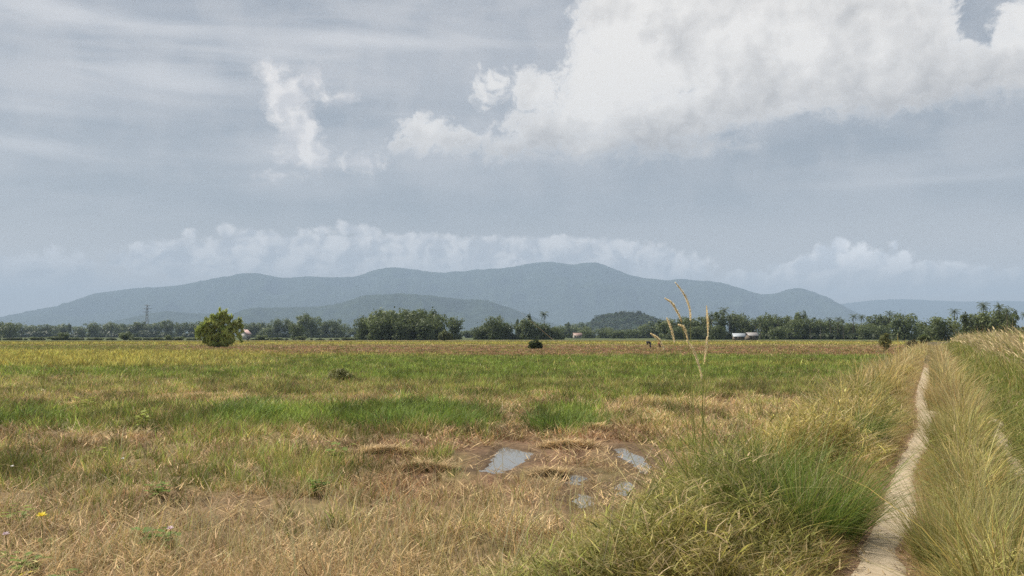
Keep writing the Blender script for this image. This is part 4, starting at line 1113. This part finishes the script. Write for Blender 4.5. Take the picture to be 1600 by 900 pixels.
for (px, py, h, rd, n, lab) in ((385, 652, .40, .75, 420, 'small dark green grass mound left in the bright green strip'), (610, 664, .34, .95, 620, 'long dark green grass mound left of the main puddle'), (690, 664, .36, .95, 620, 'rounded dark green grass mound above the main puddle'), (882, 670, .32, .80, 520, 'short dark green grass mound right of the main puddle')):
    tussock(px, py, h, rd, n, C_DARK * 1.2, np.array([.19, .28, .05]), .016, .5, .9, lab, FIELD, 'grass_mound', 'grass mound', 0, 4)

def heap(px, py, w, h, label, tone=1.0):
    p = at_z(px, py, FIELD); gz = float(ground(p[:1], p[1:2])[0]); o = np.array([p[0], p[1], gz - .03])
    h *= .95; tone *= 1.1
    root = thing('straw_heap', label, 'straw heap', tuple(o))
    n = 22; th = np.linspace(0, 2 * math.pi, n, endpoint=False); V = []; C = []
    for r in (1, .8, .55, .3, 0.02):
        for a in th:
            k = r * (1 + .3 * (fbm(np.array([math.cos(a) * 2 + px]), np.array([math.sin(a) * 2]), 5, 2)[0] - .5) * 2)
            V.append((k * w * math.cos(a), k * w * .5 * math.sin(a), h * (1 - r ** 1.6) * (.7 + .6 * fbm(np.array([k * 3 * math.cos(a) + px]), np.array([k * 3 * math.sin(a)]), 9, 2)[0])))
    i = np.arange(4)[:, None] * n; j = np.arange(n)[None]; kk = (j + 1) % n
    Q = np.stack([i + j, i + kk, i + n + kk, i + n + j], -1).reshape(-1, 4)
    mb = MB(); mb.add(V, Q, None, C_TAN * .55 * tone); mb.build('core', M_straw, root, True)
    m = int(1300 * w); a = rng.uniform(0, 6.28, m); r = np.sqrt(rng.uniform(0, 1, m))
    P = np.stack([r * w * np.cos(a), r * w * .5 * np.sin(a), h * (1 - r ** 1.6) * .8 + rng.uniform(0, .05, m)], -1)
    L = rng.uniform(.15, .4, m); hh = L * .3; az = rng.normal(0, .9, m) + (rng.uniform(0, 1, m) < .5) * math.pi
    tn = C_TAN[None] * tone * rng.uniform(.55, 1.2, (m, 1))
    V, T, C = blades(P, hh, np.full(m, .014), az, L / hh * .8, rng.uniform(-.5, .8, m), tn, tn, 2, az + 1.57, .8)
    mesh_np('straw', V, T, M_straw, root, C)
    return root
heap(118, 640, .55, .22, 'rounded pinkish straw heap at the green strip on the left', 1.05)
heap(848, 617, 1.3, .16, 'long pale flattened straw heap in the middle of the field', 1.15)
heap(932, 674, .45, .24, 'pointed straw heap right of the green mound', 1.0)
heap(885, 700, .55, .13, 'straw heap lying just above the main puddle', .9)
heap(1010, 664, .60, .18, 'brown straw heap near the right verge', .9)
heap(735, 612, 1.2, .10, 'thin straw swath in front of the bright green field strip', .95)
heap(330, 622, 2.2, .10, 'long straw swath across the left of the field', .95)
heap(600, 712, .50, .09, 'flattened straw heap left of the main puddle', .85)
heap(660, 735, .50, .10, 'matted straw heap at the muddy patch', .75)
heap(862, 744, .30, .07, 'small straw heap between the main puddle and the smallest ones', .8)

def flower(px, py, z, col, label, s=.03, name='wildflower', petals=6):
    p = at_z(px, py, z); gz = float(ground(p[:1], p[1:2])[0])
    root = thing(name, label, 'flower', (p[0], p[1], gz))
    h = max(.1, z - gz)
    mb = MB(); mb.tube([(0.03, 0.02, -.02), (.015, .0, h * .5), (0, 0, h)], [.004, .003, .0025], 5, C_GREEN)
    for a in (0.4, 2.6, 4.4):
        mb.add([(0.02, 0, h * .3), (.05 * math.cos(a) + .02, .05 * math.sin(a) - .015, h * .42), (.13 * math.cos(a), .13 * math.sin(a), h * .40), (.05 * math.cos(a) + .02, .05 * math.sin(a) + .03, h * .44)], [(0, 1, 2, 3)], None, C_GREEN * 1.1)
    mb.build('stem', M_grass, root)
    b = MB()
    for q in range(petals * 2):
        a = q * 2.4; tl = .35 if q < petals else 1.0
        d = np.array([math.cos(a), math.sin(a), tl]); d /= np.linalg.norm(d); sd = np.array([-math.sin(a), math.cos(a), 0]) * .4
        b.add([(0, 0, h), np.array([0, 0, h]) + (d * .55 + sd) * s, np.array([0, 0, h]) + d * s * 1.1, np.array([0, 0, h]) + (d * .55 - sd) * s], [(0, 1, 2, 3)], None, col)
    b.build('petals', leafmat('petal', .3, .6, .2, .1, 40), root)
    return root
flower(65, 807, -.02, (.80, .66, .08), 'single yellow flower among dry grass near the left edge', .05)
flower(266, 827, -.10, (.70, .56, .60), 'pale pink flower head low in the dry grass', .038)
flower(9, 836, -.10, (.62, .50, .54), 'dull pink flower at the very left edge', .035)
flower(19, 729, -.12, (.78, .76, .74), 'tiny white flower at the left, above the yellow one', .025)
flower(192, 717, -.12, (.78, .77, .76), 'tiny white flower in the olive grass left of the middle', .025)

def weed(px, py, z, h, n, size, c, label, seed, name='weed'):
    p = at_z(px, py, z); gz = float(ground(p[:1], p[1:2])[0]); g = np.random.default_rng(seed)
    size *= 1.1; c = np.asarray(c) * np.array([1.25, 1.05, 1.05])
    root = thing(name, label, 'weed', (p[0], p[1], gz))
    st = MB(); lf = MB()
    for q in range(n):
        a = g.uniform(0, 6.28); r = g.uniform(.02, .22); e = np.array([r * math.cos(a), r * math.sin(a), h * g.uniform(.45, 1.0)])
        st.tube([(e[0] * .2, e[1] * .2, -.02), e * np.array([.6, .6, .6]), e], [.004, .003, .002], 5, np.asarray(c) * .8)
        for k in range(4):
            b = a + k * 1.7 + g.uniform(-.4, .4); t = .55 + .15 * k
            o = e * np.array([t, t, t]) if t < 1 else e
            L = size * g.uniform(.7, 1.2); d = np.array([math.cos(b), math.sin(b), g.uniform(-.1, .5)]); sd = np.array([-math.sin(b), math.cos(b), 0]) * L * .32
            V = [o, o + d * L * .35 + sd, o + d * L * .75 + sd * .8 - np.array([0, 0, L * .05]), o + d * L - np.array([0, 0, L * .15]), o + d * L * .75 - sd * .8 - np.array([0, 0, L * .05]), o + d * L * .35 - sd]
            lf.add(V, [(0, 1, 2, 3), (0, 3, 4, 5)], None, np.asarray(c) * g.uniform(.75, 1.25))
    st.build('stem', M_grass, root); lf.build('leaves', M_grass, root)
    return root
weed(45, 868, -.15, .30, 11, .10, (.12, .20, .035), 'broad leaved green weed in the bottom left corner', 1)
weed(20, 893, -.15, .22, 8, .09, (.40, .40, .04), 'yellow leaved weed in the bottom left corner', 2)
weed(100, 890, -.15, .26, 8, .10, (.10, .17, .035), 'dark leaved weed right of the yellow one at bottom left', 3)
weed(245, 832, -.2, .22, 7, .11, (.10, .19, .04), 'broad leaved weed beside the pale pink flower', 4)
weed(18, 800, -.2, .30, 7, .09, (.18, .26, .05), 'light green weed beside the yellow flower', 5)
weed(150, 712, -.3, .30, 6, .11, (.26, .34, .06), 'pale green leafy weed in the left olive grass', 6)
weed(135, 640, -.3, .45, 7, .16, (.26, .34, .06), 'pale green leafy weed beside the pinkish straw heap', 7)
weed(255, 772, -.3, .25, 7, .10, (.15, .25, .05), 'bright green weed in the olive grass', 8)
weed(490, 765, -.3, .28, 7, .10, (.14, .24, .045), 'bright green weed left of the muddy patch', 9)
weed(225, 662, -.3, .40, 5, .15, (.24, .32, .06), 'small pale weed at the near edge of the green strip', 10)
weed(535, 720, -.3, .40, 8, .11, (.15, .24, .05), 'upright green weed left of the mud', 11)
weed(400, 690, -.3, .30, 5, .11, (.20, .22, .06), 'low olive weed among tan stubble', 12)

def dark_stalk():
    p = at_z(1105, 790, -.18); o = p; Y = p[1]
    gz = float(ground(p[:1], p[1:2])[0]); o = np.array([p[0], p[1], gz])
    root = thing('weed', 'dark leaning branched stalk beside the tall seed heads', 'weed', tuple(o))
    mb = MB(); lf = MB()
    for pts in ([(1105, 790), (1100, 750), (1118, 722), (1140, 705), (1152, 688)], [(1104, 760), (1120, 735), (1140, 715), (1158, 707)], [(1103, 740), (1107, 715), (1120, 700)]):
        C = curve3([at_y(a, b, Y - .15) for a, b in pts], 16) - o; mb.tube(C, np.linspace(.005, .0025, 16), 5, (.06, .06, .03))
        for k in range(3, 16):
            for s in (-1, 1):
                d = np.array([s * .03, rng.uniform(-.03, .03), rng.uniform(0, .03)]); e = np.cross(d, (0, 0, 1)) * .25
                lf.add([C[k], C[k] + d * .5 + e, C[k] + d, C[k] + d * .5 - e], [(0, 1, 2, 3)], None, (.07, .085, .03))
    mb.build('stem', M_grass, root); lf.build('leaves', M_grass, root)
dark_stalk()

# ------------------------------------------------------------------ two people far out in the rice
def person(px, Y, shirt, trousers, label, hat=None, turn=0.0):
    p = at_y(px, 525, Y); gz = float(ground(p[:1], p[1:2])[0])
    root = thing('person', label, 'person', (p[0], p[1], gz), turn)
    J = [(0, 0, .80), (0, -.20, .92), (0, -.44, .97), (0, -.53, .97), (0, -.60, .95), (0, -.70, .90),
         (-.10, 0, .76), (-.11, -.06, .43), (-.11, .05, .07), (-.11, -.10, .04), (.10, 0, .76), (.11, -.02, .43), (.12, .12, .07), (.12, -.03, .04),
         (-.19, -.44, .93), (-.22, -.46, .67), (-.16, -.58, .46), (.19, -.44, .93), (.24, -.50, .67), (.17, -.64, .48)]
    E = [(0, 1), (1, 2), (2, 3), (3, 4), (4, 5), (0, 6), (6, 7), (7, 8), (8, 9), (0, 10), (10, 11), (11, 12), (12, 13), (2, 14), (14, 15), (15, 16), (2, 17), (17, 18), (18, 19)]
    Rr = [.14, .14, .15, .06, .09, .095, .085, .06, .042, .035, .085, .06, .042, .035, .06, .045, .032, .06, .045, .032]
    me = bpy.data.meshes.new('body'); me.from_pydata(J, E, []); me.update()
    o = bpy.data.objects.new('body', me); COL.objects.link(o); o.parent = root
    me.materials.append(plainmat('skin', (.22, .12, .075), .6, .3, .05, 10))
    sk = o.modifiers.new('skin', 'SKIN')
    if not me.skin_vertices: me.skin_vertices.new()
    for i, d in enumerate(me.skin_vertices[0].data): d.radius = (Rr[i], Rr[i]); d.use_root = (i == 0)
    o.modifiers.new('sub', 'SUBSURF').render_levels = 1
    mb = MB(); mb.tube([(0, .05, .79), (0, -.20, .93), (0, -.42, .98), (0, -.52, .98)], [.19, .19, .20, .10], 12)
    for q in (-1, 1): mb.tube([(q * .17, -.43, .95), (q * .225, -.47, .68), (q * .20, -.53, .58)], [.085, .07, .06], 8)
    mb.build('shirt', plainmat('shirt_cloth', shirt, .9, .1, .15, 10), root, True)
    mb = MB()
    for q, y1, y2 in ((-1, -.06, .05), (1, -.02, .12)): mb.tube([(q * .09, 0, .84), (q * .11, y1, .43), (q * .115, y2, .12)], [.125, .085, .07], 9)
    mb.build('trousers', plainmat('trouser_cloth', trousers, .9, .1, .15, 10), root, True)
    if hat:
        mb = MB()
        mb.tube([(0, -.60, .98), (0, -.607, .99), (0, -.69, 1.07), (0, -.72, 1.09)], [.21, .20, .11, .05], 14)
        mb.build('hat', plainmat('hat_cloth', hat, .9, .1, .1, 10), root)
    return root
person(1016, 152, (.035, .038, .050), (.08, .09, .12), 'person in dark clothes and hat bending over in the yellow rice', (.05, .05, .06), R(-80))
person(1031, 150, (.42, .16, .07), (.10, .08, .07), 'person in an orange brown shirt bending over in the yellow rice', (.35, .22, .10), R(-20))

# ------------------------------------------------------------------ haze: one closed box of even air
def haze():
    m, nt, out = new_mat('haze_air'); N, L = nt.nodes.new, nt.links.new
    v = N('ShaderNodeVolumePrincipled')
    v.inputs['Color'].default_value = HAZE_COL; v.inputs['Density'].default_value = HAZE_D
    v.inputs['Anisotropy'].default_value = 0.0; v.inputs['Density Attribute'].default_value = ''
    L(v.outputs[0], out.inputs['Volume'])
    m.cycles.homogeneous_volume = True; m.cycles.volume_sampling = 'DISTANCE'
    mb = MB(); mb.box((-25500, -25500, -1.9), (25500, 25500, 1300)); mb.build('haze', m, None, False, 'stuff')
HAZE_COL = (.495, .65, .86, 1); HAZE_D = .95e-4
haze()

# ------------------------------------------------------------------ sky, clouds, sun
SUN_EL, SUN_AZ = R(52), R(-68)          # from the left, a little ahead of the camera
def world():
    w = bpy.data.worlds.new('World'); sc.world = w; w.use_nodes = True
    nt = w.node_tree; nt.nodes.clear(); N, L = nt.nodes.new, nt.links.new
    def M(op, a, b=None, c=None, clamp=False):
        n = N('ShaderNodeMath'); n.operation = op; n.use_clamp = clamp
        for k, q in enumerate((a, b, c)):
            if q is None: continue
            if isinstance(q, (int, float)): n.inputs[k].default_value = q
            else: L(q, n.inputs[k])
        return n.outputs[0]
    def smooth(x, a, b):
        n = N('ShaderNodeMapRange'); n.interpolation_type = 'SMOOTHSTEP'
        L(x, n.inputs['Value']) ; n.inputs['From Min'].default_value = a; n.inputs['From Max'].default_value = b
        return n.outputs[0]
    def noise(vec, scale, detail=6, rough=.55, dist=0.0):
        n = N('ShaderNodeTexNoise'); n.noise_dimensions = '3D'
        n.inputs['Scale'].default_value = scale; n.inputs['Detail'].default_value = detail; n.inputs['Roughness'].default_value = rough; n.inputs['Distortion'].default_value = dist
        L(vec, n.inputs['Vector']); return n.outputs['Fac']
    def vadd(v, off):
        n = N('ShaderNodeVectorMath'); n.operation = 'ADD'; L(v, n.inputs[0]); n.inputs[1].default_value = off; return n.outputs[0]
    def vmul(v, s):
        n = N('ShaderNodeVectorMath'); n.operation = 'MULTIPLY'; L(v, n.inputs[0]); n.inputs[1].default_value = s; return n.outputs[0]
    def rgb(c):
        n = N('ShaderNodeRGB'); n.outputs[0].default_value = (*c, 1); return n.outputs[0]
    def mix(f, a, b):
        n = N('ShaderNodeMix'); n.data_type = 'RGBA'
        if isinstance(f, (int, float)): n.inputs['Factor'].default_value = f
        else: L(f, n.inputs['Factor'])
        L(a, n.inputs[6]); L(b, n.inputs[7]); return n.outputs[2]
    sky = N('ShaderNodeTexSky'); sky.sky_type = 'NISHITA'; sky.sun_disc = False
    sky.sun_elevation = SUN_EL; sky.sun_rotation = SUN_AZ
    sky.air_density = 1.3; sky.dust_density = 2.5; sky.ozone_density = 1.5
    tc = N('ShaderNodeTexCoord'); sp = N('ShaderNodeSeparateXYZ'); L(tc.outputs['Generated'], sp.inputs[0])
    az = M('MULTIPLY', M('ARCTAN2', sp.outputs[0], sp.outputs[1]), 180 / math.pi)
    el = M('MULTIPLY', M('ARCSINE', sp.outputs[2]), 180 / math.pi)
    cb = N('ShaderNodeCombineXYZ'); L(az, cb.inputs[0]); L(el, cb.inputs[1]); P = cb.outputs[0]
    def deg(px, py):
        d = ray(px, py); d = d / np.linalg.norm(d)
        return math.degrees(math.atan2(d[0], d[1])), math.degrees(math.asin(d[2]))
    def dist(vec, E):
        """smooth union of ellipses given in photograph pixels; positive inside, in degrees"""
        acc = None
        for (px, py, rx, ry) in E:
            a, e = deg(px, py); a2, _ = deg(px + rx, py); _, e2 = deg(px, py - ry)
            ra, re = abs(a2 - a), abs(e2 - e)
            v = vmul(vadd(vec, (-a, -e, 0)), (1 / ra, 1 / re, 0))
            n = N('ShaderNodeVectorMath'); n.operation = 'LENGTH'; L(v, n.inputs[0])
            q = M('MULTIPLY', M('SUBTRACT', 1.0, n.outputs['Value']), min(ra, re))
            acc = q if acc is None else M('SMOOTH_MAX', acc, q, .35)
        return acc
    # warped coordinates give the boiling edges
    w1 = N('ShaderNodeTexNoise'); w1.inputs['Scale'].default_value = .55; w1.inputs['Detail'].default_value = 5; L(P, w1.inputs['Vector'])
    PB = None
    wv = vmul(vadd(w1.outputs['Color'], (-.5, -.5, -.5)), (2.2, 1.5, 0))
    n = N('ShaderNodeVectorMath'); L(P, n.inputs[0]); L(wv, n.inputs[1]); PW = n.outputs[0]
    nb_ = N('ShaderNodeVectorMath'); L(P, nb_.inputs[0]); L(vmul(wv, (.35, .45, 0)), nb_.inputs[1]); PB = nb_.outputs[0]
    puff = noise(PW, .9, 9, .58)
    fine = noise(PW, 3.2, 6, .6)
    puff_l = noise(vadd(PW, (-.35, .30, 0)), .9, 4, .5)
    puff_s = noise(PW, .9, 4, .5)
    big = noise(P, .30, 4, .5)
    relief_shade = M('ADD', M('MULTIPLY', M('SUBTRACT', puff_s, puff_l), .55), M('MULTIPLY', M('SUBTRACT', noise(PB, .38, 3, .5), noise(vadd(PB, (-.8, .7, 0)), .38, 3, .5)), .9))  # offset noise puts sunlit and shaded sides into the cloud colours
    # --- veil of thin high cloud over the whole sky
    PS = vmul(P, (.055, .34, 1)); 
    st = noise(PS, 1.0, 7, .55, .6)
    PS2 = vmul(vadd(P, (40, 3, 0)), (.035, .16, 1)); st2 = noise(PS2, 1.0, 5, .5, .4)
    sk = mix(.06, rgb((.305, .400, .535)), sky.outputs[0])          # measured hazy blue with the sky model's own gradient in it
    skn = N('ShaderNodeVectorMath'); skn.operation = 'SCALE'
    L(sky.outputs[0], skn.inputs[0]); skn.inputs['Scale'].default_value = SKY_S
    base = mix(.80, skn.outputs[0], rgb(SKY_BASE))
    veil = M('MULTIPLY', smooth(st, .42, .72), smooth(el, 3.0, 14.0))
    veil2 = smooth(st2, .38, .66)
    lft = M('SUBTRACT', 1.0, smooth(az, -20, 6))
    amt = M('MULTIPLY', M('ADD', M('MULTIPLY', veil, .38), M('MULTIPLY', veil2, .42)), M('ADD', .55, M('MULTIPLY', lft, .6)), clamp=True)
    base = mix(M('MULTIPLY', smooth(big, .38, .62), M('MULTIPLY', smooth(el, 4, 13), .30)), base, rgb((.45, .445, .45)))
    col = mix(amt, base, rgb((.53, .52, .522)))
    # pale whitening low down
    low = M('SUBTRACT', 1.0, smooth(el, 0.0, 9.0))
    col = mix(M('MULTIPLY', low, .75), col, rgb((.88, .78, .68)))
    # --- lens shaped streak clouds on the left
    lens = dist(vadd(P, (0, 0, 0)), [(260, 122, 120, 24), (420, 88, 110, 9), (620, 66, 220, 14), (120, 20, 260, 18), (70, 225, 110, 14), (60, 170, 140, 10), (1500, 278, 90, 3)])
    ln = M('MULTIPLY', smooth(M('ADD', lens, M('MULTIPLY', M('SUBTRACT', st, .5), 1.6)), -.25, .75), .50)
    col = mix(ln, col, rgb((.56, .555, .56)))
    # --- low bank of cumulus along the horizon
    bank = dist(PB, [(460, 400, 190, 36), (620, 395, 230, 34), (860, 402, 220, 34), (300, 405, 130, 34), (60, 425, 120, 30), (1000, 420, 130, 30), (1320, 428, 120, 42), (1460, 440, 120, 28), (1570, 440, 120, 24), (1200, 445, 110, 24), (0, 435, 80, 20),
        (355, 360, 18, 15), (298, 368, 14, 13), (388, 366, 22, 12), (428, 368, 22, 12), (472, 364, 20, 12), (503, 359, 18, 12), (545, 356, 30, 13), (580, 362, 26, 12), (640, 370, 26, 9), (760, 374, 36, 9), (870, 374, 32, 10), (85, 392, 20, 13), (50, 398, 16, 9), (120, 400, 16, 9),
        (1290, 395, 20, 18), (1313, 383, 17, 16), (1343, 390, 18, 14), (1372, 402, 18, 14), (1397, 386, 11, 14), (1412, 402, 20, 14), (1450, 418, 22, 12), (1490, 414, 24, 10), (1535, 420, 26, 10), (1215, 418, 18, 10), (1250, 415, 18, 12), (1160, 428, 24, 9)])
    bnoise = noise(PB, 1.5, 7, .6)
    bm = smooth(M('ADD', bank, M('MULTIPLY', M('SUBTRACT', bnoise, .5), .9)), -.02, .30)
    bm = M('MULTIPLY', bm, M('ADD', .35, M('MULTIPLY', smooth(el, 2.6, 5.2), .65)))
    bcol = mix(smooth(M('ADD', relief_shade, M('MULTIPLY', M('SUBTRACT', bank, .6), -.10)), -.16, .16), rgb((.38, .385, .40)), rgb((.62, .60, .585)))
    bg_ = N('ShaderNodeVectorMath'); bg_.operation = 'SCALE'; L(bcol, bg_.inputs[0]); L(M('ADD', 1.12, M('MULTIPLY', smooth(az, 8, 16), .40)), bg_.inputs['Scale'])
    col = mix(M('MULTIPLY', bm, .95), col, bg_.outputs[0])
    # --- thin ragged column on the left
    thin = dist(PW, [(424, 118, 24, 24), (446, 160, 34, 42), (486, 128, 18, 24), (472, 205, 30, 42), (478, 242, 42, 24), (505, 150, 28, 12), (560, 256, 40, 13), (535, 152, 16, 8), (430, 272, 26, 5)])
    tm = smooth(M('ADD', thin, M('ADD', M('MULTIPLY', M('SUBTRACT', puff, .5), 1.7), M('MULTIPLY', M('SUBTRACT', fine, .5), .8))), -.35, .65)
    tcol = mix(smooth(relief_shade, -.14, .14), rgb((.50, .49, .495)), rgb((.68, .65, .625)))
    col = mix(M('MULTIPLY', tm, .92), col, tcol)
    # --- the great cumulus on the right and its tail
    E = [(1050, 60, 170, 105), (1180, 40, 240, 130), (1330, 70, 190, 110), (1450, 95, 150, 80), (1590, 100, 130, 62), (960, 125, 95, 80), (975, 30, 85, 70), (905, 180, 62, 52), (1040, 190, 130, 48), (1150, 160, 170, 45), (1400, 150, 160, 40),
         (832, 142, 42, 36), (772, 128, 30, 20), (748, 142, 16, 26), (1600, 30, 46, 46), (665, 212, 52, 34), (700, 224, 80, 22), (662, 190, 22, 20), (640, 226, 40, 18), (830, 228, 100, 22), (905, 232, 70, 16), (1080, 228, 100, 24), (800, 232, 90, 24), (930, 222, 110, 34), (860, 200, 80, 40), (1010, 215, 90, 40)]
    F = dist(PW, E)
    hole = dist(PW, [(1528, 20, 26, 44)])
    F = M('SMOOTH_MIN', F, M('MULTIPLY', hole, -1.3), .5)
    Fd = M('ADD', F, M('ADD', M('MULTIPLY', M('SUBTRACT', puff, .5), 2.4), M('MULTIPLY', M('SUBTRACT', fine, .5), .9)))
    under = M('SUBTRACT', 1.0, smooth(M('SUBTRACT', el, M('ADD', 11.0, M('MULTIPLY', az, .075))), -.6, 2.4))
    cm = smooth(M('DIVIDE', M('ADD', Fd, .22), M('ADD', .72, M('MULTIPLY', under, 1.0))), 0.0, 1.0)
    # sun lit heads, grey flat bases: how far below the middle of the cloud, and how deep inside
    ceil = M('SUBTRACT', el, M('ADD', 11.9, M('MULTIPLY', az, .075)))
    lit = M('ADD', M('MULTIPLY', relief_shade, .95), M('ADD', M('MULTIPLY', smooth(ceil, -.5, 3.6), .60), M('ADD', .16, M('MULTIPLY', M('SUBTRACT', big, .5), 1.3))))
    head = dist(PB, [(945, 130, 110, 95), (900, 185, 60, 45), (665, 195, 40, 26), (1590, 70, 70, 70), (760, 125, 30, 25)])
    lit = M('ADD', lit, M('MULTIPLY', smooth(head, -1.0, 1.6), .40), clamp=True)
    ccol = mix(lit, rgb((.345, .335, .33)), rgb((.655, .63, .60)))
    edge = smooth(Fd, -.1, 1.2)
    col = mix(cm, col, mix(edge, rgb((.60, .585, .57)), ccol))
    # --- overhead and behind: broken cloud of the same tone
    up = smooth(el, 24, 34)
    oc = smooth(noise(tc.outputs['Generated'], 2.2, 6, .55), .42, .62)
    col = mix(M('MULTIPLY', M('MULTIPLY', up, oc), .9), col, rgb((.62, .62, .615)))
    bg = N('ShaderNodeBackground'); L(col, bg.inputs['Color']); bg.inputs['Strength'].default_value = .90
    out = N('ShaderNodeOutputWorld'); L(bg.outputs[0], out.inputs['Surface'])
    w.cycles.sampling_method = 'MANUAL'; w.cycles.sample_map_resolution = 512
SKY_S = .075; SKY_BASE = (.250, .262, .282)
world()

sun = bpy.data.objects.new('sun', bpy.data.lights.new('sun', 'SUN')); COL.objects.link(sun)
sun.data.energy = 4.2; sun.data.angle = R(8); sun.data.color = (1.0, .94, .83)
d = Vector((math.sin(SUN_AZ) * math.cos(SUN_EL), math.cos(SUN_AZ) * math.cos(SUN_EL), math.sin(SUN_EL)))
sun.rotation_euler = d.to_track_quat('Z', 'Y').to_euler()

# ------------------------------------------------------------------ camera and render settings
cam = bpy.data.objects.new('camera', bpy.data.cameras.new('camera')); COL.objects.link(cam)
cam.location = (0, 0, CAM_Z); cam.rotation_euler = (math.pi / 2 + PITCH, 0, 0)
cam.data.sensor_width = 36; cam.data.lens = 36 * FPX / 1600; cam.data.clip_start = .1; cam.data.clip_end = 60000
sc.camera = cam
sc.render.engine = 'CYCLES'
c = sc.cycles
c.max_bounces = 6; c.diffuse_bounces = 3; c.glossy_bounces = 2; c.transmission_bounces = 4; c.volume_bounces = 0
c.caustics_reflective = False; c.caustics_refractive = False
c.use_denoising = False; c.denoiser = 'OPENIMAGEDENOISE'; c.denoising_input_passes = 'RGB_ALBEDO_NORMAL'
sc.view_settings.view_transform = 'Standard'; sc.view_settings.look = 'None'; sc.view_settings.gamma = 1.0; sc.view_settings.exposure = 0.74
sc.view_settings.use_curve_mapping = False
